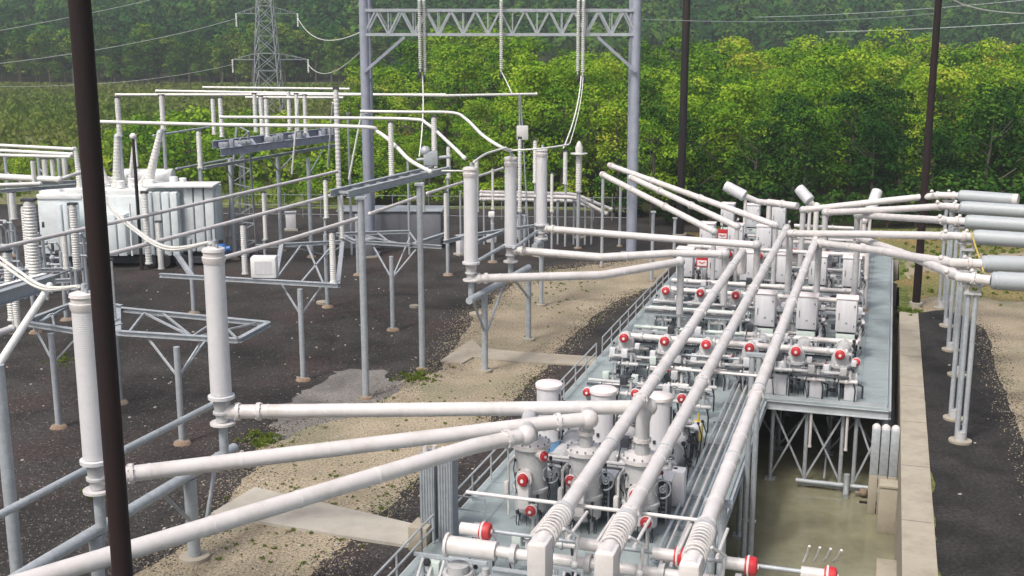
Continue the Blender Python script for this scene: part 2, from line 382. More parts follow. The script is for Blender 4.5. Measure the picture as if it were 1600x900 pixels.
def tree_lobes(h, rw, base, nl, rnd):
    L = []
    for i in range(nl):
        f = rnd.random(); z = base+(h-base)*(.12+.82*f)
        prof = math.sin(math.pi*min(1, .18+.72*f))**.7
        a = rnd.uniform(0, 6.283); q = rw*prof*rnd.uniform(.15, .8)
        r = rw*rnd.uniform(.2, .48)
        L.append(((q*math.cos(a), q*math.sin(a), min(z, h-r*.6)), (r, r, r*rnd.uniform(.55, .85)), rnd.uniform(.1, .95)))
    return L
def trunk_mb(h, r, rnd, clear=.35, limbs=7):
    m = MB(); pts = [Vector((0, 0, -.3))]; x = y = 0
    for i in range(1, 7):
        x += rnd.uniform(-.12, .12)*h/10; y += rnd.uniform(-.12, .12)*h/10; pts.append(Vector((x, y, h*.88*i/6)))
    for i in range(6): m.tube(pts[i], pts[i+1], r*(1-i/6.6), r*(1-(i+1)/6.6), 8)
    for k in range(limbs):
        f = rnd.uniform(clear, .85); i = min(5, int(f*6)); b = pts[i].lerp(pts[i+1], f*6-i); a = rnd.uniform(0, 6.28); L = h*rnd.uniform(.14, .24)
        e = b+Vector((math.cos(a)*L, math.sin(a)*L, L*.7)); mid = b.lerp(e, .5)+Vector((0, 0, -.08*L)); rr = r*(1-f)*.6+.03
        m.tube(b, mid, rr, rr*.7, 6); m.tube(mid, e, rr*.7, rr*.3, 6)
    return m
def tree_kind(name, label, h, rw, base, nl, per, leaf, m, group, seed, clear=.3):
    rnd = random.Random(seed)
    t = thing(name, label, 'tree', (0, 0, 0), 0, group)
    trunk_mb(h, .018*h+.05, rnd, clear).build('trunk', 'bark', t, local=True)
    me = crown(tree_lobes(h, rw, base, nl, rnd), per, leaf, m=m); o = bpy.data.objects.new('crown', me); col.objects.link(o); o.parent = t
    return t
used = set()
def place_tree(proto, x, y, z, s, label, group):
    rz = random.uniform(0, 6.28)
    if proto.name not in used:
        used.add(proto.name); proto.location = (x, y, z); proto.rotation_euler = (0, 0, rz); t = proto; t['label'] = label; t['group'] = group
    else: t = dup(proto, (x, y, z), rz, label, group)
    t.scale = (s*random.uniform(.9, 1.15), s*random.uniform(.9, 1.15), s)
    return t
wl = [('bright green leafy tree in the dense wood behind the yard', 'trees of the dense wood behind the yard')]
woods = [tree_kind('broadleaf_tree', '', 13, (3.4, 3.9, 4.6, 3.6, 4.9, 4.2)[k], 2.0, (34, 30, 26, 38, 30, 44)[k], 40, .185, 'wood_leaves', '', 20+k) for k in range(6)]
darks = [tree_kind('dark_broadleaf_tree', '', 12.5, 3.9, .9, 36, 40, .18, 'dark_leaves', '', 40+k) for k in range(3)]
cnt = 0
yy = 111.0; rowi = 0
while yy < 232 and cnt < 235:
    step = 5.3+(yy-110)*.018
    xr = yy*.45+8
    xl = 11 if yy < 121 else (-4 if yy < 128 else -18-(yy-128)*.12)
    x = xl+random.uniform(0, step)
    while x < xr and cnt < 235:
        px = 800+F*x/(yy*.98)
        H = 11.0+min(5.2, (yy-110)*.058)+random.uniform(-2.4, 1.9)+1.0*math.sin(x*.19+yy*.05)
        if px < 760 and yy < 160: H *= .72
        if px < 660: H -= 1.5
        xx = x+random.uniform(-1.2, 1.2); y2 = yy+random.uniform(-1.8, 1.8)
        if (yy < 117 and x > 13 and random.random() < .85) or (yy < 135 and x > 26 and random.random() < .5) or random.random() < .05:
            pr = random.choice(darks); place_tree(pr, xx, y2, 0, H/12.5*.93, 'dark green tree in the front row of the wood behind the yard', 'dark front trees of the wood')
        else:
            pr = random.choice(woods); place_tree(pr, xx, y2, 0, H/13.0, 'bright green leafy tree in the dense wood behind the yard', 'trees of the dense wood behind the yard')
        cnt += 1; x += step*random.uniform(.8, 1.2)
    yy += step*.86*(1.0 if yy < 150 else 1.25)
# shrubs and low trees behind the left yard
shrubs = [tree_kind('shrub', '', 6, 3.0, .3, 22, 24, .2, 'wood_leaves', '', 60+k, .1) for k in range(3)]
for k in range(62):
    yv = random.uniform(124, 178); px = random.uniform(150, 640)
    if k < 16: px = random.uniform(0, 160); yv = random.uniform(128, 150)
    X = (px-800)/F*yv*.985
    top = random.uniform(4.4, 7.4) if px > 160 else random.uniform(2.8, 4.2)
    if 260 < px < 300: top += 2.2
    place_tree(random.choice(shrubs), X, yv, 0, top/6, 'low leafy shrub growing in the meadow behind the left yard', 'shrubs behind the left yard')
dshr = [tree_kind('dark_shrub', '', 4.5, 2.8, .1, 20, 26, .2, 'dark_leaves', '', 70+k, .1) for k in range(2)]
x = 10.0
while x < 66:
    place_tree(random.choice(dshr), x, 108.5+random.uniform(-1.5, 1.5)+max(0, x-40)*.02+max(0, 20-x)*.8, 0, random.uniform(.7, 1.25), 'dark green bush at the foot of the wood behind the deck', 'dark bushes at the foot of the wood'); x += random.uniform(1.6, 3.2)
for k in range(34):
    yv = random.uniform(121, 126); px = random.uniform(330, 960); place_tree(random.choice(shrubs), (px-800)/F*yv*.985, yv, 0, random.uniform(.35, .7), 'low leafy shrub growing in the meadow behind the left yard', 'shrubs behind the left yard')
# tall far trees with bare trunks along the marsh
talls = [tree_kind('tall_tree', '', 22, 4.6, 9.5, 22, 11, .45, 'far_leaves', '', 80+k, .5) for k in range(3)]
fulls = [tree_kind('full_tree', '', 19, 5.0, 1.5, 34, 12, .45, 'far_leaves', '', 90+k, .2) for k in range(3)]
k = 0; px = -60
while px < 640:
    yv = random.uniform(385, 425); X = (px-800)/F*yv*.985
    if random.random() < .38: place_tree(random.choice(talls), X, yv-8, -.3, random.uniform(.6, 1.02), 'tall thin tree with bare pale trunk along the far edge of the marsh', 'tall trees along the far marsh edge')
    else: place_tree(random.choice(fulls), X, yv, -.3, random.uniform(.55, 1.05), 'full green tree with low branches along the far edge of the marsh', 'full trees along the far marsh edge')
    px += random.uniform(5, 11); k += 1
# hillside forest: one mass nobody could count
C, N, S, T = [], [], [], []
rnd = random.Random(5); nt_ = 0
yv = 418.0
while yv < 1050:
    half = yv*.50+30; sp = 6.5+(yv-418)*.010
    x = -half
    while x < half:
        xx = x+rnd.uniform(-3, 3); y2 = yv+rnd.uniform(-3, 3); px = 800+F*xx/(y2*.98)
        t0 = y2-440-max(0, xx)*.25
        if t0 > 0 or px < 700:
            hgt = rnd.uniform(9, 20); z0 = hill_z(xx, y2); k = 90 if yv < 560 else 46; r = rnd.uniform(3.2, 5.2)
            patch = .5+.5*math.sin(xx*.021+1.3)*math.sin(y2*.017+.6)
            tint = min(1, max(0, rnd.gauss(.18+.42*patch, .24)))
            if rnd.random() < .04: tint = 1.0
            d = NP.normal(size=(k, 3)); d /= np.linalg.norm(d, axis=1, keepdims=True); d[:, 2] = np.abs(d[:, 2])*1.1-.25
            C.append(np.array([xx, y2, z0+hgt*.62])+d*np.array([r, r, hgt*.40])); N.append(d+np.array([0, -.1, .5])+NP.normal(size=(k, 3))*.5)
            S.append(NP.uniform(.5, 1.1, k)*(1+yv/1500)); T.append(np.clip(tint+NP.normal(size=k)*.10, 0, 1)); nt_ += 1
        x += sp
    yv += sp*1.15
me = leaf_mesh('hillside_forest', np.concatenate(C), np.concatenate(N), np.concatenate(S), np.concatenate(T), 'far_leaves')
o = bpy.data.objects.new('hillside_forest', me); col.objects.link(o); o['kind'] = 'stuff'
# marsh grass and weeds
def tufts(name, spots, hgt, wid, per, m='grass_blades'):
    C, N, S, T = [], [], [], []
    for (x, y, s) in spots:
        k = per; base = min(1, max(0, .45+.4*math.sin(x*.05+y*.013)*math.sin(y*.035+x*.02)+(.3 if y > 270 else 0)+NP.normal()*.2))
        p = NP.normal(size=(k, 3))*np.array([wid*s, wid*s, 0])+np.array([x, y, 0]); p[:, 2] = NP.uniform(.1, 1, k)*hgt*s
        C.append(p); n_ = NP.normal(size=(k, 3)); n_[:, 2] *= .5; N.append(n_); S.append(NP.uniform(.5, 1.2, k)*hgt*s*.45); T.append(np.clip(base*.7+NP.uniform(0, .3, k), 0, 1))
    me = leaf_mesh(name, np.concatenate(C), np.concatenate(N), np.concatenate(S), np.concatenate(T), m); o = bpy.data.objects.new(name, me); col.objects.link(o); o['kind'] = 'stuff'; return o
sp = []
for k in range(5200):
    yv = 125+260*random.random()**.8; px = random.uniform(-80, 760); sp.append(((px-800)/F*yv*.985, yv, random.uniform(.6, 1.7)))
tufts('marsh_grass', sp, .9, .9, 9)
sp = []
def weeds(px, py, spread, n, s=1):
    for _ in range(n):
        q = P(px+random.gauss(0, spread), py+random.gauss(0, spread*.35)); sp.append((q.x, q.y, random.uniform(.4, 1)*s))
for a in ((655, 590, 16, 60, .5), (415, 690, 14, 45, .5), (400, 680, 10, 20, .4), (860, 600, 10, 20, .4), (150, 775, 12, 30, .5), (1420, 487, 8, 30, .6), (560, 640, 25, 20, .3), (870, 440, 30, 30, .35), (470, 760, 60, 30, .25), (1560, 450, 40, 60, .5), (1480, 395, 60, 150, .7), (1560, 385, 60, 120, .9), (100, 560, 20, 25, .4), (690, 640, 70, 60, .3), (900, 470, 60, 60, .3), (540, 760, 70, 60, .3), (430, 850, 80, 50, .3)): weeds(*a)
tufts('weeds', sp, .35, .16, 22)
# stones scattered on dirt and gravel
st = MB()
for k in range(300):
    if k < 170: q = P(random.uniform(230, 1000), random.uniform(430, 900))
    elif k < 240: q = W(random.uniform(28, 85), random.uniform(2.9, 14))
    else: q = P(random.uniform(0, 700), random.uniform(430, 800))
    uu = q.x*math.sin(AZ)+q.y*math.cos(AZ); vv = q.x*math.cos(AZ)-q.y*math.sin(AZ)
    if -14.8 < vv < 2.7: continue
    s = random.uniform(.03, .085); st.ball((q.x, q.y, s*.3), s, (random.uniform(.7, 1.4), random.uniform(.7, 1.4), .6), 6)
o = st.build('stones', 'concrete'); o['kind'] = 'stuff'

def pebbles(name, pts, m, lo, hi):
    n = len(pts); p = np.array(pts); sz = NP.uniform(lo, hi, n); a = NP.uniform(0, 6.28, n); V = []
    for k in range(4):
        rr = sz*NP.uniform(.7, 1.3, n); V.append(np.stack([p[:, 0]+rr*np.cos(a+k*1.571), p[:, 1]+rr*np.sin(a+k*1.571), np.zeros(n)+.004], 1))
    V.append(np.stack([p[:, 0]+sz*.2, p[:, 1], .012+sz*.75], 1)); V = np.stack(V, 1).reshape(-1, 3)
    b = np.arange(n)[:, None]*5; Fc = np.concatenate([b+np.array([[k, (k+1) % 4, 4]]) for k in range(4)])
    me = bpy.data.meshes.new(name); me.from_pydata(V.tolist(), [], Fc.tolist()); me.materials.append(MATS[m]); o = bpy.data.objects.new(name, me); col.objects.link(o); o['kind'] = 'stuff'
def along(pix, n, spread, uv=False):
    q = [(W(*a) if uv else P(*a)) for a in pix]; out = []; L = [(b-a).length for a, b in zip(q[:-1], q[1:])]; T = sum(L)
    for a, b, l in zip(q[:-1], q[1:], L):
        nr = Vector((-(b-a).y, (b-a).x, 0)).normalized()
        for _ in range(int(n*l/T)): c = a.lerp(b, random.random())+nr*random.gauss(0, spread); out.append((c.x, c.y))
    return out
eL = [(225, 890), (310, 840), (360, 780), (400, 735), (400, 700), (430, 680), (470, 655), (560, 640), (610, 612), (625, 596), (690, 578), (720, 530), (742, 490), (800, 445), (850, 424), (1000, 405)]
eR = [(1005, 452), (965, 470), (930, 492), (898, 522), (868, 552), (800, 628), (740, 680), (650, 750), (570, 820), (475, 910)]
eW = [(81, 4.5), (76, 6.4), (66, 6.3), (55, 6.6), (45, 7.0), (28, 7.4)]
pebbles('loose_gravel', along(eL, 7500, .7)+along(eR, 5200, .5)+along(eW, 3600, .45, True), 'strip_gravel', .012, .05)
pebbles('loose_sand_stones', along(eL, 6500, .8)+along(eR, 3600, .5)+along(eW, 2400, .45, True), 'dirt', .012, .05)
rs = []
for _ in range(9000):
    q = P(random.uniform(-20, 760), 400+520*random.random()**.7); rs.append((q.x, q.y))
pebbles('yard_gravel_stones', [a for a in rs if a[0]*math.cos(AZ)-a[1]*math.sin(AZ) < -15.5], 'grey_gravel', .012, .04)
# ================================================================== CONCRETE: wall, slabs
t = thing('retaining_wall', 'long pale concrete retaining wall along the right side of the pit', 'wall', W(40, 1.9, 0))
MB().add([W(8, 1.35, PITZ), W(79, 1.35, PITZ), W(79, 2.5, PITZ), W(8, 2.5, PITZ), W(8, 1.35, .10), W(79, 1.35, .10), W(79, 2.5, .10), W(8, 2.5, .10)], [(0, 1, 2, 3), (4, 5, 6, 7), (0, 1, 5, 4), (1, 2, 6, 5), (2, 3, 7, 6), (3, 0, 4, 7)]).build('wall_body', 'pale_concrete', t, flat=True)
m = MB()
for u in (14, 20, 26, 32, 38, 44, 50, 56, 62, 68, 74): m.beam(W(u, 1.36, .1015), W(u, 2.49, .1015), .03, .004)
m.build_each('joint', 'dark_panel', t)
for i, (u, z1, wd, ln) in enumerate(((45.2, -2.75, .8, 2.4), (52.6, -1.85, .85, .8))):
    t = thing('concrete_pilaster', ['white concrete block against the foot of the pit wall, nearer the camera', 'narrow concrete pilaster on the pit wall below the steel posts'][i], 'block', W(u, 1.0, PITZ), -AZ)
    MB().box((0, 0, (z1-PITZ)/2), (wd-.02, ln, z1-PITZ), bev=.03).build('block', 'pale_concrete', t, local=True); MB().box((0, 0, z1-PITZ+.06), (wd+.0, ln+.1, .12), bev=.02).build('cap', 'pale_concrete', t, local=True)
slab1 = [P(398, 765), P(520, 793), P(660, 826), P(660, 860), P(540, 842), P(400, 818), P(330, 806)]
tag(MB().slab(slab1, -.1, .12).build('walkway_slab', 'concrete', flat=True), 'concrete ramp slab crossing the dirt track to the near stair of the deck', 'slab')
slab2 = [P(688, 566), P(738, 532), P(752, 546), P(800, 551), P(935, 560), P(925, 573), P(800, 567), P(740, 560), P(722, 570)]
tag(MB().slab(slab2, -.1, .10).build('walkway_slab', 'pale_concrete', flat=True), 'angled pale concrete slab in the dirt beside the far bushing posts', 'slab')

# ================================================================== DECK ON STILTS
DZ = .30
t = thing('steel_deck', 'blue-grey steel platform carrying the gas-insulated switchgear over the pit', 'platform', W(57, -7, 0), -AZ)
MB().slab([W(18, -14.5), W(18, -5.0), W(57, -5.0), W(57, .8), W(103, .8), W(103, -14.5)], DZ-.08, DZ).build('deck_plate', 'deck_plate', t, flat=True)
m = MB()
for a, b in (((18, -14.5), (103, -14.5)), ((57.0, -5.0), (57.0, .8)), ((57, .8), (103, .8)), ((18, -5.0), (57, -5.0))):
    m.hbeam(W(*a, DZ-.30), W(*b, DZ-.30), .42, .24)
m.build_each('fascia_beam', 'deck_fascia', t)
m = MB()                                             # plate joints on the deck
for u in np.arange(20, 102, 1.5): m.beam(W(u, -14.4, DZ+.003), W(u, (-5.1 if u < 57 else .7), DZ+.003), .04, .006)
m.beam(W(18, -13.2, DZ+.006), W(102, -13.2, DZ+.006), .05, .01); m.beam(W(57.2, -.55, DZ+.006), W(102, -.55, DZ+.006), .05, .01)
m.build('plate_seams', 'galvanised_dull', t)
m = MB(); m.beam(W(57.2, .72, DZ+.08), W(102, .72, DZ+.08), .03, .16); m.beam(W(57.1, -5, DZ+.08), W(57.1, .7, DZ+.08), .03, .16); m.build_each('toe_board', 'deck_fascia', t)
for u in (57.4, 62, 68, 76):
    vs_ = (-4.6, -2.95, -1.25, -.62, .72) if u < 60 else (-10, -7, -4.6, -2.0, .6)
    for v in vs_: MB().hbeam(W(u, v, PITZ), W(u, v, PITZ), .1, .1).tube(W(u, v, PITZ), W(u, v, DZ-.5), .10, n=10).box(W(u, v, PITZ+.03), (.5, .5, .06), rz=-AZ).build('stilt', 'galvanised', t)
    for a, b in zip(vs_[:-1], vs_[1:]):
        if b-a < 1: continue
        MB().beam(W(u, a, PITZ+.2), W(u, b, DZ-.6), .09, .09).build('brace', 'galvanised', t); MB().beam(W(u+.1, a, DZ-.6), W(u+.1, b, PITZ+.2), .09, .09).build('brace', 'galvanised', t)
m = MB()
for v in (-4.6, -2.0, .6, -7.2, -9.9):
    for i, u in enumerate((57.4, 64, 71)): m.beam(W(u, v, PITZ+.3), W(u+6.6, v, -.5), .08); m.beam(W(u, v, -.5), W(u+6.6, v, PITZ+.3), .08)
m.build_each('long_brace', 'galvanised_dull', t)
for u in np.arange(22, 57, 7):
    for v in (-5.25, -9.5): MB().tube(W(u, v, PITZ), W(u, v, DZ-.5), .11, n=10).box(W(u, v, PITZ+.04), (.5, .5, .08), rz=-AZ).build('side_stilt', 'galvanised', t)
    MB().beam(W(u, -9.5, PITZ+.3), W(u, -5.3, DZ-.7), .09).build('brace', 'galvanised', t)
# bits at the foot of the deck front
t = thing('drain_pipe', 'horizontal galvanised drain pipe with teal elbow at the foot of the deck stilts', 'pipe', W(56.6, -2, PITZ), -AZ)
MB().tube(W(56.7, -3.3, PITZ+.35), W(56.7, .1, PITZ+.35), .11).tube(W(56.9, -3.2, PITZ+.12), W(56.9, 0, PITZ+.12), .05).build('pipe', 'galvanised', t)
MB().path([W(56.5, -.9, PITZ+1.0), W(56.5, -.9, PITZ+.4), W(56.3, -.9, PITZ+.15), W(55.9, -.9, PITZ+.08)], .14).build('elbow', 'galvanised', t)
t = thing('orange_valve', 'orange valve and black plank on the pit floor by the wall', 'valve', W(56.3, -.1, PITZ), -AZ)
MB().ball((0, 0, .25), .22).tube((-.4, 0, .2), (.4, 0, .2), .08).build('valve_body', 'footing_mud', t, local=True); MB().box((.3, -.7, .03), (.9, .18, .06)).build_each('plank', 'dark_wood', t, local=True)
for i, v in enumerate((-2.75, -1.05)):
    o = MB().tube(W(57.05, v, -.2), W(57.05, v, -1.9), .07).tube(W(57.05, v, -1.9), W(57.05, v, -2.0), .09).build('hanging_pipe', 'pipe_paint'); tag(o, ['white pipe stub hanging below the deck edge, left one', 'white pipe stub hanging below the deck edge, right one'][i], 'pipe')
for i in range(3):
    t = thing('steel_guard_post', ['leftmost', 'middle', 'rightmost'][i]+' of three ribbed pale steel ducts against the pit wall at the deck corner', 'duct', W(54.6, .30+.42*i, PITZ), -AZ)
    MB().box((0, 0, 3.0), (.37, .5, 2.2), bev=.02).build('duct', 'galvanised', t, local=True); MB().ball((0, 0, 4.1), .2, (1, 1, 1.1)).build('cap', 'pipe_paint', t, local=True); MB().box((0, 0, .95), (.38, .6, 1.88), bev=.02).build('pier', 'pale_concrete', t, local=True)
# support column under main pipe 3
for i, (u, v) in enumerate(((47.5, -4.6), (31.5, -3.9))):
    t = thing('pipe_support_column', ['twin steel column rising from the pit floor to the right-hand long pipe', 'twin steel column from the pit floor under the near end of the right-hand long pipe'][i], 'column', W(u, v, PITZ), -AZ)
    for dx in (-.14, .14): MB().tube((dx, 0, 0), (dx, 0, 9.0), .12, n=12).build('tube', 'galvanised', t, local=True)
    MB().box((0, 0, 9.05), (.8, .3, .12)).box((0, 0, .03), (.8, .6, .06)).build_each('saddle', 'galvanised', t, local=True)
# low pipes in the pit
t = thing('pit_pipe', 'pair of pale pipes running across the wet pit floor beside the column', 'pipe', W(47, -4, PITZ), -AZ)
MB().tube(W(48.5, -4.9, -2.6), W(48.5, -4.4, -2.6), .06).tube(W(47.6, -4.9, -2.2), W(47.6, -4.3, -2.2), .06).build('pipe', 'pipe_paint', t)

# handrails along the deck
def handrail(label, pts, z0, h=1.1, spacing=2.2, group=None):
    t = thing('handrail', label, 'handrail', pts[0], 0, group)
    pp = [Vector(p) for p in pts]
    m = MB()
    for hz in (h, h*.55):
        for a, b in zip(pp[:-1], pp[1:]): m.tube(a+Vector((0, 0, z0+hz)), b+Vector((0, 0, z0+hz)), .038, n=8)
    m.build_each('rail', 'deck_fascia', t)
    for a, b in zip(pp[:-1], pp[1:]):
        L = (b-a).length; k = max(1, round(L/spacing))
        for i in range(k+1):
            q = a.lerp(b, i/k); MB().tube(q+Vector((0, 0, z0)), q+Vector((0, 0, z0+h)), .035, n=8).build('baluster', 'deck_fascia', t)
handrail('galvanised handrail beside the near stair at the front left of the deck', [W(20, -14.35), W(35.2, -14.35), W(36.3, -14.35)], DZ)
handrail('galvanised handrail running back from the near stair to the far concrete slab', [W(38.2, -13.1), W(38.2, -14.35), W(60.6, -14.35)], DZ)
handrail('galvanised handrail on the far half of the left deck edge', [W(62.0, -14.35), W(82.5, -14.35)], DZ)
t = thing('stair_landing', 'pale concrete block at the end of the ramp slab beside the near handrail', 'block', W(36.6, -14.9, 0), -AZ)
MB().box((0, 0, .45), (.7, .9, .9), bev=.03).build('block', 'pale_concrete', t, local=True)
# two tall grey posts behind near railing
t = thing('cable_riser_cabinet', 'pair of tall grey ribbed cable riser ducts by the near handrail', 'cabinet', W(36.9, -14.35, 0), -AZ)
for dx in (-.34, .34):
    o = MB().box((dx, 0, 1.75), (.56, .6, 3.5), bev=.03).build('duct', 'galvanised_dull', t, local=True)
    MB().tube((dx-.1, -.1, 3.5), (dx-.1, -.1, 3.75), .10).tube((dx+.16, .1, 3.5), (dx+.16, .1, 3.7), .08).build_each('cable_cap', 'pipe_paint', o, local=True)
    m = MB()
    for k in range(5): m.box((dx-.2+.1*k, -.315, 1.7), (.03, .03, 3.3))
    m.build('rib', 'galvanised', o, local=True)

# ================================================================== GAS-INSULATED PIPES
def flange(m_name, p, d, r, parent, wdt=.12):
    d = Vector(d).normalized(); m = MB(); m.tube(p-d*wdt/2, p+d*wdt/2, r*1.28, n=18)
    for k in range(8):
        a = d.cross(Vector((0, 0, 1)) if abs(d.z) < .9 else Vector((1, 0, 0))).normalized(); b = d.cross(a); q = p+(a*math.cos(k*.785)+b*math.sin(k*.785))*r*1.14
        m.tube(q-d*wdt*.8, q+d*wdt*.8, .03, n=6)
    return m.build('flange', m_name, parent)
def gas_pipe(label, pts, r, fl=(), group=None, name='gas_pipe', endcap=False):
    pts = [Vector(p) for p in pts]
    t = thing(name, label, 'pipe', pts[0], 0, group)
    MB().path(pts, r, 18).build('tube', 'pipe_paint', t)
    Ls = [(b-a).length for a, b in zip(pts[:-1], pts[1:])]; tot = sum(Ls)
    for a, b in zip(pts[:-1], pts[1:]):
        d = (b-a).normalized(); k = int((b-a).length/2.7)
        for i in range(1, k+1):
            q = a+d*(i*2.7-1.2); MB().tube(q-d*.035, q+d*.035, r+.013, n=18).build('weld_band', 'pipe_paint', t)
    for f in fl:
        s = f*tot; i = 0
        while i < len(Ls)-1 and s > Ls[i]: s -= Ls[i]; i += 1
        d = (pts[i+1]-pts[i]).normalized(); flange('pipe_paint', pts[i]+d*min(s, Ls[i]), d, r, t)
    return t
PZ = 5.5
MR = .215
main = [(-7.6, 68.0, 'left'), (-5.9, 77.5, 'middle'), (-3.85, 73.5, 'right')]
for v, u1, s in main:
    t = gas_pipe(s+(' of' if s != 'middle' else ' one of')+' the three long parallel white bus pipes running away above the switchgear', [W(26.2, v, PZ), W(u1, v, PZ)], MR, (.02, .055, .30, .62), 'long parallel bus pipes')
    MB().box(W(26.4, v, PZ-.4), (.5, .75, 1.1), rz=-AZ, bev=.07).build('end_box', 'pipe_paint', t)
    o = MB().tube(W(26.6, v, PZ-.1), W(28.4, v, PZ+.0), MR*1.25, n=20).tube(W(28.4, v, PZ), W(28.6, v, PZ), MR*1.45, n=20).build('bellows', 'tank_paint', t)
    m = MB()
    for k in range(9): m.ring(W(26.8+.19*k, v, PZ), W(1, 0)-W(0, 0), MR*1.3, .028, 20)
    m.build('bellows_rib', 'pipe_paint', o)
    for dv in (-.45, .5): MB().tube(W(27.2, v+dv, PZ-.1), W(29.2, v+dv, PZ-.2), .045).build_each('tie_rod', 'pipe_paint', t)
    MB().path([W(27.3, v+.35, PZ+.1), W(27.6, v+.65, PZ-.2), W(27.5, v+.6, PZ-.9)], .05).ball(W(27.5, v+.6, PZ-.95), .12).build('valve', 'tank_paint', t)
    u = 34.0
    while u < u1-4:
        MB().ring(W(u, v, PZ), W(1, 0)-W(0, 0), MR*1.02, .03, 18).build('clamp', 'galvanised', t); u += 7.3
    MB().box(W(u1, v, PZ-.65), (.5, .5, 1.3), rz=-AZ, bev=.1).build('end_riser', 'pipe_paint', t)
tag(MB().tube(W(29.9, -10.8, PZ-.35), W(29.9, -4.1, PZ-.35), .055).build('tie_bar', 'pipe_paint'), 'thin white tie bar crossing under the long pipes at their near end', 'bar')
tag(MB().tube(W(44.1, -8.3, PZ-.35), W(44.1, -4.0, PZ-.35), .055).build('tie_bar', 'pipe_paint'), 'thin white tie bar crossing under the long pipes behind the near cabinets', 'bar')
tag(MB().tube(W(46.6, -8.0, PZ-.45), W(46.6, -5.2, PZ-.45), .05).build('tie_bar', 'galvanised'), 'second thin tie bar just beyond the one behind the near cabinets', 'bar')

# front cross bus with red caps
def red_cap(mb_parent, c, axis, r=.26, L=.28, local=False):
    ax = Vector(axis).normalized(); c = Vector(c)
    o = MB().lathe([(-.02, r*.9), (0, r), (L*.7, r), (L*.9, r*.85), (L, r*.5)], c, ax, 18).build('red_cap', 'red_paint', mb_parent, local=local)
    MB().ring(c+ax*(L*.2), ax, r*1.0, .03, 18).tube(c+ax*L, c+ax*(L+.03), r*.3, n=10).build('cap_ring', 'sign_white', o, local=local)
    return o
t = thing('cross_bus', 'white horizontal cross bus with red caps below the near ends of the long pipes', 'bus', W(29, -6, DZ), -AZ)
BZ = 3.9
MB().tube(W(29.0, -11.0, BZ), W(29.0, -9.6, BZ), .27, n=22).tube(W(29.0, -11.08, BZ), W(29.0, -11.0, BZ), .34, n=22).build('end_drum', 'pipe_paint', t)
MB().tube(W(29.0, -9.6, BZ), W(29.0, -1.0, BZ), .16, n=16).build('bus_tube', 'pipe_paint', t)
MB().hbeam(W(28.6, -9.6, BZ-.45), W(28.6, -1.0, BZ-.45), .3, .2).tube(W(29.5, -10.6, BZ+.35), W(29.5, -1.0, BZ+.35), .06).build_each('support_beam', 'galvanised', t)
for v in (-9.1, -7.0, -5.0, -3.0, -1.2):
    MB().tube(W(29, v-.08, BZ), W(29, v+.08, BZ), .28, n=16).build('flange', 'tank_paint', t)
for v in (-9.6, -6.3, -4.4):
    MB().box(W(28.5, v, (BZ+DZ)/2-.3), (.3, .3, BZ-DZ-.6), rz=-AZ).build('leg', 'galvanised_dull', t)
for v in (-1.5,): MB().box(W(28.5, v, (BZ+PITZ)/2-.3), (.25, .25, BZ-PITZ-.6), rz=-AZ).build('leg', 'galvanised_dull', t)
for v in (-10.2, -6.75, -4.75, -2.9, -.9):
    MB().tube(W(29.3, v-.55, BZ+.42), W(29.3, v+.05, BZ+.42), .17, n=14).build('nozzle', 'pipe_paint', t)
    red_cap(t, W(29.3, v+.05, BZ+.42), W(0, 1)-W(0, 0), .25, .30)
for v in (-10.7, -9.9):
    MB().tube(W(28.9, v, BZ-.5), W(28.9, v, BZ-2.2), .3 if v < -10.3 else .1, n=14).ring(W(28.9, v, BZ-.75), (0, 0, 1), .38 if v < -10.3 else .15, .07).build_each('down_pipe', 'tank_paint', t)
m = MB()
for k in range(4): m.path([W(33.5+.1*k, -1.6+.28*k, BZ-1.2), W(33.4, -1.5+.28*k, BZ-.9), W(33.2, -1.45+.3*k, BZ-.55)], .04, 6)
m.build_each('cable_tails', 'pipe_paint', t)

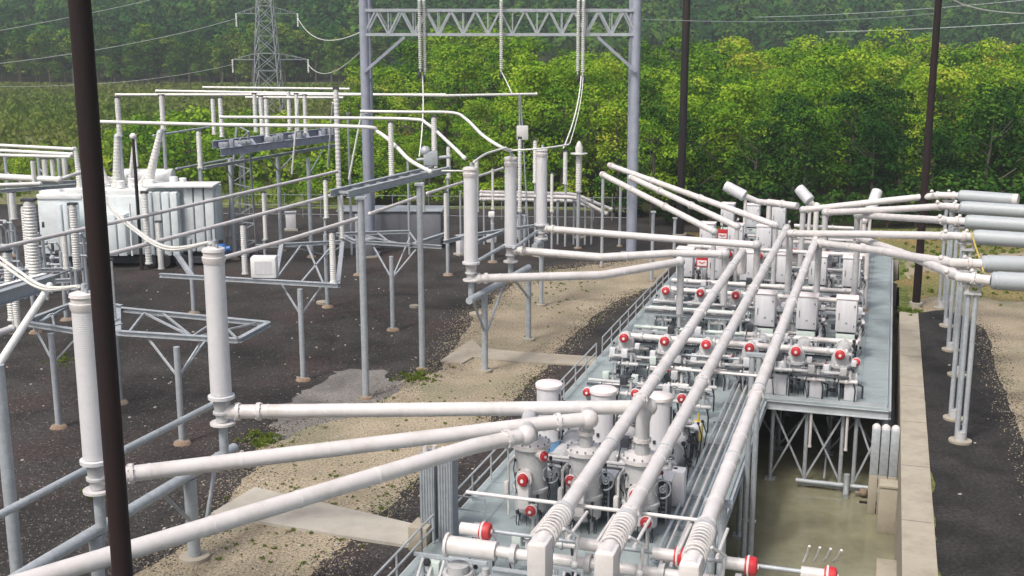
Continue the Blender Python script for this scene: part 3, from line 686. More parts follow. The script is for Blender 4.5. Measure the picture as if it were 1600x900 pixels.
# ================================================================== SWITCHGEAR UNITS
def local_frame(u, v, z=DZ): return W(u, v, z)
def cabinet_unit(tall=True):
    t = thing('breaker_cabinet', '', 'cabinet', (0, 0, 0))
    m = MB()
    for x in (-.5, .5):
        for y in (-.5, .5): m.beam((x, y, 0), (x, y, .55), .09)
    m.beam((-.5, -.5, .5), (.5, -.5, .5), .09).beam((-.5, .5, .5), (.5, .5, .5), .09).beam((-.5, -.5, .5), (-.5, .5, .5), .09).beam((.5, -.5, .5), (.5, .5, .5), .09)
    m.build('frame', 'galvanised', t, local=True)
    MB().box((0, 0, 1.0), (1.0, .9, .85), bev=.04).build('plinth', 'pale_green_paint', t, local=True)
    MB().box((0, 0, 1.47), (.9, .8, .1)).build('gap_band', 'dark_panel', t, local=True)
    b = MB().box((0, 0, 2.45), (1.12, 1.0, 1.85), bev=.10).build('housing', 'cabinet_paint', t, local=True)
    MB().box((0, 0, 3.40), (1.2, 1.08, .09), bev=.04).build('lid', 'sign_white', b, local=True)
    MB().box((.02, -.51, 2.05), (.12, .03, .09)).build('latch', 'galvanised_dull', b, local=True)
    MB().box((0, -.503, 2.45), (.9, .012, 1.5), bev=.005).build('door', 'cabinet_paint', b, local=True)
    MB().tube((-.38, -.52, 2.2), (-.38, -.52, 2.6), .02, n=6).tube((.42, -.515, 1.85), (.42, -.515, 1.95), .03, n=6).tube((.42, -.515, 2.95), (.42, -.515, 3.05), .03, n=6).build_each('hinge', 'dark_panel', b, local=True)
    # side mechanism: valves, gauges and cables
    MB().tube((.78, -.3, .6), (.78, -.3, 2.1), .09).tube((.78, .25, .8), (.78, .25, 1.7), .07).box((.80, -.05, 1.95), (.22, .5, .3), bev=.03).build_each('mechanism', 'tank_paint', t, local=True)
    m = MB()
    rn = random.Random(3)
    for k in range(9):
        x = rn.uniform(.62, .95); y = rn.uniform(-.45, .35); z = rn.uniform(.7, 2.3); m.ball((x, y, z), rn.uniform(.05, .10), n=8); m.path([(x, y, z), (x+.1, y-.1, z-.2), (x-.05, y, z-.5)], .018, 5)
    m.build_each('fitting', 'dark_rubber', t, local=True)
    MB().lathe([(0, .09), (.05, .09)], (.9, -.32, 2.15), (0, -1, 0), 12).lathe([(0, .08), (.05, .08)], (.72, -.5, 1.2), (0, -1, 0), 12).build_each('gauge', 'sign_white', t, local=True)
    return t
def tee_unit():
    """tank on its legs, domed top with a capped nozzle facing the front, side tees"""
    t = thing('gas_switch', '', 'switchgear', (0, 0, 0))
    m = MB()
    for x in (-.45, .45):
        for y in (-.4, .6): m.beam((x, y, 0), (x, y, .7), .10)
    m.hbeam((-.55, -.45, .62), (.55, -.45, .62), .16, .12).hbeam((-.55, .6, .62), (.55, .6, .62), .16, .12); m.build('frame', 'galvanised', t, local=True)
    MB().lathe([(.55, .34), (.6, .5), (.68, .5), (.7, .40), (1.45, .42), (1.5, .55), (1.62, .55), (1.65, .44), (1.95, .42), (2.15, .32), (2.25, .12)], (0, 0, 0)).build('tank', 'tank_paint', t, local=True)
    m = MB()
    for k in range(12): a = k*.5236; m.tube((.5*math.cos(a), .5*math.sin(a), 1.45), (.5*math.cos(a), .5*math.sin(a), 1.69), .028, n=6)
    m.build_each('bolt', 'galvanised_dull', t, local=True)
    MB().tube((0, .1, 2.2), (0, -.45, 2.2), .23, n=16).tube((0, -.40, 2.2), (0, -.47, 2.2), .30, n=16).build('nozzle', 'pipe_paint', t, local=True)
    red_cap(t, (0, -.47, 2.2), (0, -1, 0), .24, .24, local=True)
    MB().tube((-.4, 0, 1.0), (-.85, 0, 1.0), .17).tube((.4, 0, 1.0), (.85, 0, 1.0), .17).tube((-.78, 0, 1.0), (-.85, 0, 1.0), .25).tube((.78, 0, 1.0), (.85, 0, 1.0), .25).tube((0, 0, 1.0), (0, 2.6, 1.0), .30, n=16).tube((0, 1.3, 1.0), (0, 1.42, 1.0), .38, n=16).tube((0, 2.5, 1.0), (0, 2.62, 1.0), .38, n=16).build('branch_pipe', 'tank_paint', t, local=True)
    MB().box((-.62, -.35, 1.35), (.3, .28, .5), bev=.03).box((.66, -.30, 1.75), (.24, .26, .3), bev=.03).build_each('drive_box', 'cabinet_paint', t, local=True)
    MB().ring((.45, -.6, 1.25), (0, 1, 0), .20, .025, 14).tube((.45, -.6, 1.25), (.45, -.2, 1.25), .03).build('handwheel', 'galvanised', t, local=True)
    m = MB(); rn = random.Random(9)
    for k in range(12):
        a = rn.uniform(0, 6.28); z = rn.uniform(.3, 1.9); x, y = .62*math.cos(a), .62*math.sin(a)-.1; m.ball((x, y, z), rn.uniform(.04, .09), n=8); m.path([(x, y, z), (x*1.15, y*1.1, z-.25), (x, y, z-.6)], .02, 5)
    m.box((.2, -.55, .85), (.2, .1, .25)).box((-.25, -.58, .4), (.3, .1, .2))
    m.build('fittings', 'dark_rubber', t, local=True)
    return t
vcol = [-12.3, -10.2, -8.1, -5.95, -3.7, -1.6]
used2 = {}
def put(maker, key, u, v, label, group, z=DZ):
    if key not in used2:
        p = maker(); used2[key] = p; p.location = W(u, v, z); p.rotation_euler = (0, 0, -AZ); p['label'] = label; p['group'] = group; return p
    return dup(used2[key], W(u, v, z), -AZ, label, group)
# rows
def cross_frame(u, v0, v1, z, label):
    t = thing('bus_support_frame', label, 'frame', W(u, (v0+v1)/2, DZ), -AZ, 'support frames on the deck'); w_ = v1-v0
    for x in np.linspace(-w_/2, w_/2, 7): MB().beam((x, 0, 0), (x, 0, z), .11).build('leg', 'galvanised', t, local=True)
    MB().hbeam((-w_/2-.2, 0, z+.1), (w_/2+.2, 0, z+.1), .2, .16).build('top_beam', 'galvanised', t, local=True)
    for k in range(3): MB().tube((-w_/2-.1, -.35+.3*k, z+.30+.1*(k % 2)), (w_/2+.1, -.35+.3*k, z+.30+.1*(k % 2)), .05+.03*(k % 2), n=8).build('pipe', 'tank_paint' if k else 'dark_panel', t, local=True)
for (u, v0, v1, z, lb) in ((57.9, -12.7, -1.2, .9, 'low steel frame along the front of the far deck block'), (60.1, -12.7, -1.2, 1.3, 'low steel frame just behind the front red caps'), (66.8, -12.8, -7.4, 1.4, 'steel frame left of the three large cabinets'), (69.2, -12.8, -1.2, 1.3, 'steel frame below the second red caps'), (76.6, -12.8, -1.2, 1.1, 'steel frame at the foot of the middle cabinets'), (80.6, -12.8, -1.2, 1.6, 'steel frame behind the middle cabinets'), (41.9, -12.8, -7.2, 1.2, 'steel frame behind the near round tanks'), (47.4, -12.8, -7.2, 1.2, 'steel frame behind the tall round cabinets'), (53.0, -12.8, -7.2, 1.0, 'steel frame across the middle of the near deck')):
    cross_frame(u, v0, v1, z, lb)
for i, v in enumerate(vcol):
    put(tee_unit, 'tee', 58.6, v, f'red-capped grey gas switch in the front row of six, {ORD[i]} from the left', 'red-capped gas switches')
for i, v in enumerate(vcol):
    put(tee_unit, 'tee', 70.4, v, f'red-capped gas switch before the middle cabinets, {ORD[i]} from the left', 'red-capped gas switches')
for i, v in enumerate(vcol):
    put(cabinet_unit, 'cab', 78.0, v-.15, f'pale grey breaker cabinet, {ORD[i]} from the left in the middle row of six', 'breaker cabinets')
for i, v in enumerate(vcol[3:]):
    put(cabinet_unit, 'cab', 65.8, v, f'large pale breaker cabinet nearest the pit edge, {["left","middle","right"][i]} of the front three', 'breaker cabinets')
for i, v in enumerate(vcol[:3]):
    put(cabinet_unit, 'cab', 89.0, v-.3, f'pale breaker cabinet in the second row from the back, {["left","middle","right"][i]} of three', 'breaker cabinets')
    put(cabinet_unit, 'cab', 99.8, v-.2, f'pale breaker cabinet in the rearmost row, {["left","middle","right"][i]} of three', 'breaker cabinets')
for i, v in enumerate(vcol[3:]):
    put(tee_unit, 'tee', 86.0, v, f'grey gas switch in the back right part of the deck, {["left","middle","right"][i]} of three', 'red-capped gas switches')
    put(tee_unit, 'tee', 94.0, v, f'farthest grey gas switch on the right of the deck, {["left","middle","right"][i]} of three', 'red-capped gas switches')
for i, v in enumerate(vcol[:3]):
    put(tee_unit, 'tee', 83.5, v, f'grey gas switch between the cabinet rows at the back left, {["left","middle","right"][i]} of three', 'red-capped gas switches')
# horizontal buses joining the rows
def hbus(label, u, v0, v1, z, r=.16, m='pipe_paint'):
    t = thing('cross_pipe', label, 'pipe', W(u, (v0+v1)/2, z), 0, 'pipes crossing the deck')
    MB().tube(W(u, v0, z), W(u, v1, z), r, n=14).build('tube', m, t)
    n = max(2, int(abs(v1-v0)/2.1))
    for k in range(n+1):
        v = v0+(v1-v0)*(k+.5)/(n+1); MB().tube(W(u, v-.06, z), W(u, v+.06, z), r*1.45, n=14).build('flange', 'tank_paint', t)
hbus('long white pipe crossing the deck behind the front row of red caps', 59.5, -12.6, -1.3, 2.25, .17)
hbus('teal-tinted pipe crossing low behind the front row of red caps', 63.0, -12.8, -6.8, 1.9, .10, 'pale_green_paint')
hbus('white pipe crossing in front of the three large breaker cabinets', 64.6, -7.2, -.9, 1.5, .15)
hbus('white pipe crossing below the second row of red caps', 71.2, -12.6, -1.3, 2.3, .15)
hbus('pale green pipe crossing in front of the second row of red caps', 67.8, -12.9, -7.0, 1.9, .12, 'pale_green_paint')
hbus('white pipe crossing in front of the middle row of cabinets', 75.4, -12.9, -1.0, 2.0, .14)
hbus('white pipe crossing behind the middle row of cabinets', 81.5, -12.9, -1.0, 3.2, .14)
hbus('white pipe crossing at the back right of the deck', 86.5, -6.6, -.9, 3.0, .16)
hbus('grey pipe crossing near the back end of the deck', 92.0, -13.0, -.9, 2.4, .16)
hbus('grey pipe crossing at the far back right of the deck', 96.5, -6.8, -.9, 2.6, .14)
# long connecting tanks running along the deck between rows
for i, v in enumerate(vcol):
    for k, (u0, u1, z) in enumerate(((61.4, 64.6, 1.1), (72.6, 77.0, 1.1), (79.0, 83.0, 1.2), (85, 92, 1.2))):
        t = thing('bus_tank', f'fat grey gas tank, {ORD[i]} from the left, {["behind the front red caps","behind the second red caps","behind the middle cabinets","near the back of the deck"][k]}', 'tank', W((u0+u1)/2, v, DZ), -AZ, 'tanks lying along the deck')
        L = u1-u0
        MB().tube((0, -L/2, z-DZ+.1), (0, L/2, z-DZ+.1), .36, n=16).build('shell', 'tank_paint', t, local=True)
        for y in (-L/2+.1, 0, L/2-.1): MB().tube((0, y-.06, z-DZ+.1), (0, y+.06, z-DZ+.1), .46, n=16).build('flange', 'tank_paint', t, local=True)
        MB().box((0, -L/4, .3), (.7, .14, .6)).box((0, L/4, .3), (.7, .14, .6)).build_each('saddle', 'galvanised', t, local=True)
        m = MB(); rn = random.Random(i*7+k)
        for q in range(10):
            x = rn.choice((-1, 1))*rn.uniform(.35, .6); y = rn.uniform(-L/2, L/2); z2 = rn.uniform(.3, 1.5); m.ball((x, y, z2), rn.uniform(.05, .11), n=8); m.path([(x, y, z2), (x*1.2, y+.1, z2*.6), (x*1.1, y, .05)], .025, 5)
        m.build_each('valve', rn.choice(['dark_rubber', 'dark_panel']), t, local=True)
        if (i+k) % 2 == 0: MB().box((.55, L/5, .8), (.35, .45, 1.1), bev=.03).build_each('control_box', 'cabinet_paint', t, local=True)
# red small caps elsewhere
# cable supports: leggy steel frames with racks between the rows
def rack(u, v0, v1, z, label):
    t = thing('steel_rack', label, 'rack', W(u, (v0+v1)/2, DZ), -AZ, 'steel racks on the deck')
    w_ = v1-v0
    for x in np.linspace(-w_/2, w_/2, 4):
        MB().beam((x, 0, 0), (x, 0, z), .09).build('leg', 'galvanised', t, local=True)
    m = MB().beam((-w_/2, 0, z), (w_/2, 0, z), .12).beam((-w_/2, 0, z*.6), (w_/2, 0, z*.6), .07)
    m.build_each('crossbar', 'galvanised', t, local=True)
    m = MB(); rn = random.Random(int(u*10))
    for k in range(int(w_*3)):
        x = rn.uniform(-w_/2, w_/2); m.box((x, -.12, rn.uniform(.5, z)), (rn.uniform(.1, .3), .14, rn.uniform(.12, .35)), bev=.015)
    m.build('junction_boxes', 'dark_panel', t, local=True)
rack(61.6, -12.6, -6.6, 1.7, 'low steel rack behind the front row of red caps on the left')
rack(68.3, -6.6, -.9, 1.9, 'steel rack behind the three large breaker cabinets')
rack(74.0, -12.6, -.9, 1.7, 'steel rack in front of the middle row of cabinets')
rack(84.8, -6.4, -.9, 2.6, 'steel rack at the back right of the deck')
rack(91.0, -12.6, -.9, 2.4, 'steel rack across the back of the deck')
# front edge: stubs and boxes beneath the first row
for i, (u, v, hh) in enumerate(((57.5, -5.0, .75), (57.5, -4.35, 1.0), (57.5, -2.65, .95), (57.5, -1.0, 1.0))):
    t = thing('cable_box', ['small pale box at the deck front edge, leftmost', 'small pale box at the deck front edge, second from the left', 'small pale box at the deck front edge, third from the left', 'small pale box at the deck front edge by the right corner'][i], 'box', W(u+.5, v, DZ), -AZ, 'small boxes along the deck front edge')
    MB().box((0, 0, hh/2), (.6, .5, hh), bev=.05).build('housing', 'cabinet_paint', t, local=True)
    MB().path([(-.3, 0, hh*.8), (-.55, 0, hh*.7), (-.55, 0, .1)], .05).path([(.3, 0, hh*.8), (.55, 0, hh*.7), (.55, 0, .1)], .05).build('cable', 'dark_rubber', t, local=True)
# red warning placards
for i, (px, py, z) in enumerate(((1097, 408, 3.3), (1129, 366, 3.3))):
    q = P(px, py, z); q2 = q
    t = thing('warning_sign', ['red and white warning placard between the left cabinets of the middle row', 'red and white warning placard between cabinets in the second row from the back'][i], 'sign', q, -AZ)
    MB().box((0, 0, 0), (.75, .04, .75), bev=.02).build('panel', 'red_paint', t, local=True); MB().box((0, -.025, -.12), (.60, .01, .36)).build('white_field', 'sign_white', t, local=True)
    MB().beam((-.2, -.035, -.05), (0, -.035, -.14), .05, .05).beam((0, -.035, -.14), (.2, -.035, -.04), .05, .05).build('mark', 'red_paint', t, local=True)
    MB().tube((0, .06, -.3), (0, .06, DZ-q.z), .04).build('post', 'galvanised', t, local=True)
# small red handles around the deck
for i, (px, py, z, lb) in enumerate(((1075, 500, 1.5, ''), (1040, 482, 1.6, 'on the walkway side below the left end of the second row'), (918, 612, 2.3, 'left of the middle near round cabinet'), (993, 614, 2.3, 'between the middle and right near round cabinets'), (1066, 622, 3.2, 'on the right side of the right near round cabinet'), (1338, 565, 1.7, 'low beside the rightmost front gas switch'), (1275, 470, 2.2, 'between the front large breaker cabinets'), (892, 750, 2.3, 'behind the left long pipe near the round tanks'), (830, 797, 1.4, 'low in front of the left round tank'), (1010, 815, 2.3, 'beside the near end of the middle long pipe'))):
    if not lb: continue
    t = thing('red_capped_valve', 'small red-capped valve '+lb, 'valve', P(px, py, z), -AZ, 'small red-capped valves')
    MB().tube((0, .25, 0), (0, 0, 0), .13).box((0, .25, -.15), (.25, .25, .5), bev=.03).tube((0, .25, -.3), (0, .25, DZ-z), .06).build('body', 'tank_paint', t, local=True)
    red_cap(t, (0, 0, 0), (0, -1, 0), .19, .2, local=True)
# valve stands: small devices filling the deck between the rows
def valve_stand(k):
    t = thing('valve_stand', '', 'valve', (0, 0, 0)); rn = random.Random(100+k); h = (1.5, 1.1, 1.9, 1.3)[k]
    MB().beam((-.35, 0, 0), (-.35, 0, h), .07).beam((.35, 0, 0), (.35, 0, h), .07).beam((-.4, 0, h), (.4, 0, h), .09).build('stand', 'galvanised', t, local=True)
    MB().tube((-.5, -.12, h*.75), (.5, -.12, h*.75), .10, n=10).tube((.15, -.12, h*.75), (.15, -.12, h+.25), .07, n=8).tube((-.08, -.12, h*.75), (.02, -.12, h*.75), .16, n=12).build('manifold', 'pipe_paint' if k % 2 else 'tank_paint', t, local=True)
    MB().box((-.18, -.15, h+.18), (.32, .3, .42), bev=.03).build('actuator', ['cabinet_paint', 'pale_green_paint', 'dark_panel', 'tank_paint'][k], t, local=True)
    MB().ring((.15, -.12, h+.28), (0, 0, 1), .15, .02, 12).build('handwheel', 'dark_rubber', t, local=True)
    MB().path([(-.3, -.2, h+.1), (-.45, -.3, h*.6), (-.3, -.25, .02)], .025, 6).build('cable', 'dark_rubber', t, local=True)
    MB().path([(.3, -.15, h*.75), (.42, -.35, h*.5), (.4, -.3, .02)], .04, 6).build('hose', 'dark_rubber', t, local=True)
    if k == 1: red_cap(t, (.5, -.12, h*.75), (1, 0, 0), .13, .15, local=True)
    return t
vk = {}
rnv = random.Random(77)
for ri, (u, place) in enumerate(((34.6, 'before the near round tanks'), (43.0, 'behind the near round tanks'), (48.6, 'behind the tall round cabinets'), (51.6, 'in the middle of the near deck'), (54.6, 'before the front gas switches'), (57.6, 'along the front gas switches'), (60.8, 'just behind the front red caps'), (62.6, 'midway behind the front red caps'), (67.3, 'behind the front large cabinets'), (72.8, 'behind the second red caps'), (74.9, 'before the middle cabinets'), (79.9, 'behind the middle cabinets'), (82.5, 'well behind the middle cabinets'), (87.5, 'toward the back of the deck'), (91.8, 'near the back of the deck'), (97.0, 'at the very back of the deck'))):
    for ci in range(8):
        v = -12.0+ci*1.5+rnv.uniform(-.3, .3); uu = u+rnv.uniform(-.4, .4)
        if u < 57 and v > -7.0: continue
        if rnv.random() < .12: continue
        k = rnv.randrange(4); lb = f'small valve stand {place}, {ORD[ci]} place from the left'
        if k not in vk: vk[k] = valve_stand(k); o = vk[k]; o.location = W(uu, v, DZ); o.rotation_euler = (0, 0, -AZ); o['label'] = lb; o['group'] = 'small valve stands on the deck'
        else: o = dup(vk[k], W(uu, v, DZ), -AZ, lb, 'small valve stands on the deck')
# trays of conduits on the near deck
t = thing('conduit_run', 'bundle of long parallel steel conduits lying along the right edge of the near deck', 'conduits', W(48, -6, DZ), -AZ)
for k, v in enumerate((-6.6, -6.35, -6.0, -5.75, -5.45)): MB().tube(W(36.5, v, DZ+.3), W(58, v, DZ+.3), .045 if k % 2 else .06, n=8).build('conduit', 'pipe_paint' if k in (1, 2) else 'galvanised', t)
m = MB()
for u in range(37, 58, 3): m.beam(W(u, -6.8, DZ+.2), W(u, -5.2, DZ+.2), .08)
m.build_each('cross_support', 'galvanised_dull', t)

# ------------------------------------------------------------------ near bay: round tanks, tall round cabinets
def round_tank():
    t = thing('breaker_tank', '', 'tank', (0, 0, 0))
    m = MB()
    for k in range(4): a = k*math.pi/2+.785; m.beam((.6*math.cos(a), .6*math.sin(a), 0), (.6*math.cos(a), .6*math.sin(a), .5), .12)
    m.build('leg', 'galvanised', t, local=True)
    MB().lathe([(.3, .5), (.45, .72), (.55, .72), (1.2, .72), (1.22, .82), (1.34, .82), (1.36, .72), (2.85, .70)], (0, 0, 0), n=26).build('shell', 'tank_paint', t, local=True)
    o = MB().lathe([(2.85, .86), (3.0, .86), (3.02, .66), (3.08, .4)], (0, 0, 0), n=26).build('top_flange', 'pipe_paint', t, local=True)
    m = MB()
    for k in range(14): a = k*.4488; m.tube((.78*math.cos(a), .78*math.sin(a), 3.0), (.78*math.cos(a), .78*math.sin(a), 3.08), .04, n=6)
    m.build_each('bolt', 'galvanised_dull', o, local=True)
    MB().tube((0, -.6, 1.9), (0, -1.1, 1.9), .28, n=16).tube((0, -1.02, 1.9), (0, -1.12, 1.9), .36, n=16).box((0, -1.0, 1.2), (.5, .4, .9), bev=.06).build('front_nozzle', 'pipe_paint', t, local=True)
    red_cap(t, (0, -1.12, 1.9), (0, -1, 0), .24, .26, local=True)
    MB().tube((.4, -.5, 2.75), (.75, -.75, 2.75), .16).build('side_nozzle', 'pipe_paint', t, local=True)
    red_cap(t, (.75, -.75, 2.75), (.7, -.7, 0), .19, .2, local=True)
    MB().ring((.95, -.2, 1.9), (.3, -1, 0), .34, .035, 18).ring((.95, -.2, 1.9), (.3, -1, 0), .12, .03, 12).tube((.95, -.2, 1.9), (.95, .3, 1.9), .06).build('handwheel', 'galvanised', t, local=True)
    m = MB(); rn = random.Random(21)
    for k in range(16):
        a = rn.uniform(-2.6, .4); z = rn.uniform(.4, 2.6); x, y = .85*math.cos(a), .85*math.sin(a); m.ball((x, y, z), rn.uniform(.05, .1), n=8); m.path([(x, y, z), (x*1.1, y*1.1, z-.3), (x, y, z-.7)], .022, 5)
    m.build('fittings', 'dark_rubber', t, local=True)
    MB().tube((-.9, -.4, .2), (-.9, -.4, 2.2), .06).tube((-.9, -.4, 2.2), (-.9, .8, 2.2), .06).box((-.95, -.5, 1.3), (.2, .3, .5), bev=.03).build('side_pipe', 'pipe_paint', t, local=True)
    return t
def round_cabinet():
    t = thing('round_cabinet', '', 'cabinet', (0, 0, 0))
    MB().box((0, 0, .5), (1.0, 1.0, 1.0), bev=.04).build('plinth', 'galvanised', t, local=True)
    MB().lathe([(1.0, .6), (1.42, .6)], (0, 0, 0), n=28).build('blue_band', 'light_blue_paint', t, local=True)
    MB().lathe([(1.42, .62), (3.62, .62)], (0, 0, 0), n=28).build('drum', 'cabinet_paint', t, local=True)
    MB().lathe([(3.62, .69), (3.74, .69), (3.79, .62)], (0, 0, 0), n=28).build('lid', 'sign_white', t, local=True)
    MB().box((-.1, -.64, 2.0), (.14, .05, .14)).tube((.62, -.25, 1.5), (.62, -.25, 3.4), .035).tube((.70, .05, 1.5), (.70, .05, 3.2), .04).build('conduit', 'dark_panel', t, local=True)
    m = MB(); rn = random.Random(4)
    for k in range(8): m.ball((.74, rn.uniform(-.3, .2), rn.uniform(1.4, 3.3)), rn.uniform(.05, .1), n=8)
    m.build_each('fitting', 'dark_rubber', t, local=True)
    return t
three = ['left', 'middle', 'right']
tk = [P(830, 690, 3.3), P(915, 700, 3.3), P(1003, 712, 3.3)]
rc = [P(858, 597, 4.1), P(943, 606, 4.1), P(1031, 616, 4.1)]
def put2(maker, key, q, label, group):
    if key not in used2:
        p = maker(); used2[key] = p; p.location = (q.x, q.y, DZ); p.rotation_euler = (0, 0, -AZ); p['label'] = label; p['group'] = group; return p
    return dup(used2[key], (q.x, q.y, DZ), -AZ, label, group)
for i in range(3):
    o = put2(round_tank, 'rt', tk[i], f'grey round breaker tank with red front cap in the near bay, {three[i]} of three', 'round breaker tanks of the near bay'); o.scale = (.84, .84, 1)
    o = put2(round_cabinet, 'rc', rc[i], f'tall white-lidded round cabinet behind the near pipes, {three[i]} of three', 'round cabinets of the near bay'); o.scale = (.8, .8, 1)
    d = W(1, 0)-W(0, 0)
    t = thing('bus_tank', f'fat grey gas tank lying behind the near round tanks, {three[i]} of three', 'tank', (tk[i].x, tk[i].y, DZ), -AZ, 'tanks lying along the deck')
    MB().tube((0, 1.0, .9), (0, 9.5, .9), .40, n=18).build('shell', 'tank_paint', t, local=True)
    for y in (1.5, 3.4, 6.3, 9.4): MB().tube((0, y-.08, .9), (0, y+.08, .9), .5, n=18).build('flange', 'tank_paint', t, local=True)
    for y in (2.4, 7.4): MB().box((0, y, .35), (.8, .16, .7)).build_each('saddle', 'galvanised', t, local=True)
    m = MB(); rn = random.Random(i+70)
    for q in range(26):
        x = rn.choice((-1, 1))*rn.uniform(.4, .85); y = rn.uniform(1, 9.5); z2 = rn.uniform(.3, 1.7); m.ball((x, y, z2), rn.uniform(.05, .12), n=8); m.path([(x, y, z2), (x*1.2, y+.15, z2*.6), (x*1.1, y, .05)], .03, 5)
    m.build_each('valve', 'dark_rubber', t, local=True)
    MB().box((.85, 3.0, .8), (.5, .6, 1.4), bev=.04).box((-.8, 5.6, .7), (.45, .5, 1.2), bev=.04).build_each('control_box', 'cabinet_paint', t, local=True)
    for y in (8.0,): MB().tube((0, y, 1.3), (0, y, 2.0), .2).build('stub', 'pipe_paint', t, local=True); red_cap(t, (0, y-.1, 1.8), (0, -1, 0), .2, .3, local=True)
# teal/green bits, dark cubicles
for i, (px, py, wd, hh, lb) in enumerate(((937, 810, .95, 1.5, 'dark open control cubicle between the left and middle long pipes'), (1027, 812, .9, 1.5, 'dark louvred control cubicle right of the middle long pipe'), (1078, 705, .6, .9, 'small black box with yellow edge beside the conduits'))):
    q = P(px, py, DZ)
    t = thing('control_cubicle', lb, 'cabinet', q, -AZ)
    MB().box((0, 0, hh/2+.2), (wd, .8, hh), bev=.02).build('housing', 'dark_panel', t, local=True)
    MB().box((0, 0, hh+.24), (wd+.25, 1.0, .07), bev=.01).build('roof', 'cabinet_paint', t, local=True)
    for x in (-wd/2+.06, wd/2-.06): MB().beam((x, -.42, 0), (x, -.42, hh+.2), .06).build('leg', 'galvanised', t, local=True)
    m = MB()
    for k in range(6): m.box((0, -.41, .5+k*(hh-.4)/6), (wd*.75, .02, .05))
    m.build_each('louvre', 'galvanised_dull', t, local=True)
q = P(1090, 690, DZ); t = thing('yellow_cabinet_door', 'small yellow-green device on the deck right of the middle long pipe', 'device', q, -AZ); MB().box((0, 0, .5), (.4, .3, .9), bev=.04).tube((0, 0, 0), (0, 0, 1.3), .05).build('housing', 'yellow_paint', t, local=True)
q = P(925, 820, DZ)
t = thing('yellow_valve', 'orange-yellow vertical valve between the middle and right long pipes at the near end', 'valve', W(29.9, -5.9, DZ), -AZ); MB().tube((.5, 0, 0), (.5, 0, 2.4), .1).ball((.5, 0, 2.5), .2, (1, 1, 1.6)).build('body', 'yellow_paint', t, local=True); red_cap(t, (.5, 0, 2.8), (0, 0, 1), .22, .2, local=True)
# grated floor pieces under front bay
for i, (u, v, lb) in enumerate(((32.0, -12.2, 'grey instrument rack at the near left of the deck'), (32.4, -8.8, 'grey instrument rack between the left and middle long pipes at the near end'), (33.0, -6.9, 'grey instrument rack right of the middle long pipe at the near end'))):
    t = thing('instrument_rack', lb, 'rack', W(u, v, DZ), -AZ)
    for x in (-.8, 0, .8): MB().beam((x, 0, 0), (x, 0, 1.7), .08).build('leg', 'galvanised', t, local=True)
    MB().beam((-1.1, 0, 1.7), (1.3, 0, 1.7), .10).beam((-1.1, 0, 1.1), (1.1, 0, 1.1), .07).build_each('crossbar', 'galvanised', t, local=True)
    MB().box((-.4, -.1, 1.35), (.4, .25, .5), bev=.03).box((.45, -.1, 1.2), (.35, .25, .45), bev=.03).build_each('box', 'pale_green_paint', t, local=True)
    m = MB(); rn = random.Random(i+5)
    for k in range(14): m.ball((rn.uniform(-1, 1), rn.uniform(-.4, .4), rn.uniform(.3, 1.6)), rn.uniform(.07, .14), n=8)
    m.build_each('valve', 'dark_rubber', t, local=True)
    m = MB()
    for k in range(5): m.path([(-.8+.35*k, 0, 1.6), (-.8+.35*k, -.5, 1.2), (-.7+.35*k, -.5, .1)], .05, 8)
    m.tube((-1, .6, .7), (1.2, .6, .7), .16); m.build('pipework', 'tank_paint', t, local=True)

# ================================================================== BUSHINGS AND THEIR PIPES (left side)
def sheds(z0, z1, r0, r1, n, pj=.02):
    pr = []
    for i in range(n):
        a = z0+(z1-z0)*i/n; b = (z1-z0)/n; r = r0+(r1-r0)*i/n
        pr += [(a, r), (a+b*.5, r+pj), (a+b*.8, r+pj), (a+b, r)]
    return pr
def bushing(H=5.6):
    t = thing('gas_bushing', '', 'bushing', (0, 0, 0))
    MB().lathe([(0, .46), (.12, .46), (.14, .34)]+sheds(.16, H-.55, .36, .345, 80, .006)+[(H-.55, .28)], (0, 0, 0), n=24).build('porcelain', 'porcelain', t, local=True)
    o = MB().lathe([(H-.55, .36), (H-.42, .40), (H-.3, .40), (H-.28, .36), (H-.12, .36), (H-.1, .40), (H, .38), (H+.06, .2)], (0, 0, 0), n=24).build('top_cap', 'pipe_paint', t, local=True)
    MB().tube((.05, 0, H), (.05, 0, H+.3), .08).tube((.2, -.1, H), (.2, -.1, H+.18), .05).build('terminal', 'galvanised', o, local=True)
    MB().lathe([(-.9, .22), (-.6, .24), (-.58, .32), (-.5, .32), (-.48, .26), (-.05, .3), (0, .3)], (0, 0, 0), n=20).build('neck', 'tank_paint', t, local=True)
    MB().lathe([(-1.0, .44), (-.92, .44)], (0, 0, 0), n=20).build('base_flange', 'pipe_paint', t, local=True)
    MB().tube((0, 0, -1), (0, 0, -2.2), .16).build('pedestal', 'galvanised', t, local=True)
    return t
NZ = 5.0; FZ = 5.25
b1 = P(346, 622, NZ+.45); b2 = P(150, 722, NZ+.45); 
b3 = b2+(b2-b1)
b4 = P(736, 412, FZ+.8); b5 = P(798, 385, FZ+.2); b6 = P(846, 352, FZ+.2)
BL = [(b1, 388, 'tall grey ribbed bushing left of the near pipes, the farther of the near pair'), (b2, 458, 'tall grey ribbed bushing just left of the dark near pole'), (b3, None, 'tall grey ribbed bushing at the lower left outside edge'),
      (b4, 262, 'tall grey ribbed bushing, left of the far group of three'), (b5, 246, 'tall grey ribbed bushing, middle of the far group of three'), (b6, 233, 'tall grey ribbed bushing, right of the far group of three')]
bt = []
for i, (b, py, lb) in enumerate(BL):
    H = 5.6 if py is None else HT(b, py)-b.z
    t = put2(bushing, 'bush', b, lb, 'tall ribbed bushings'); t.location = b; t.scale = (1, 1, H/5.6); bt.append(b+Vector((0, 0, H)))
print('bushings', [tuple(round(c, 1) for c in b) for b in bt], [tuple(round(c, 1) for c in x[0]) for x in BL])
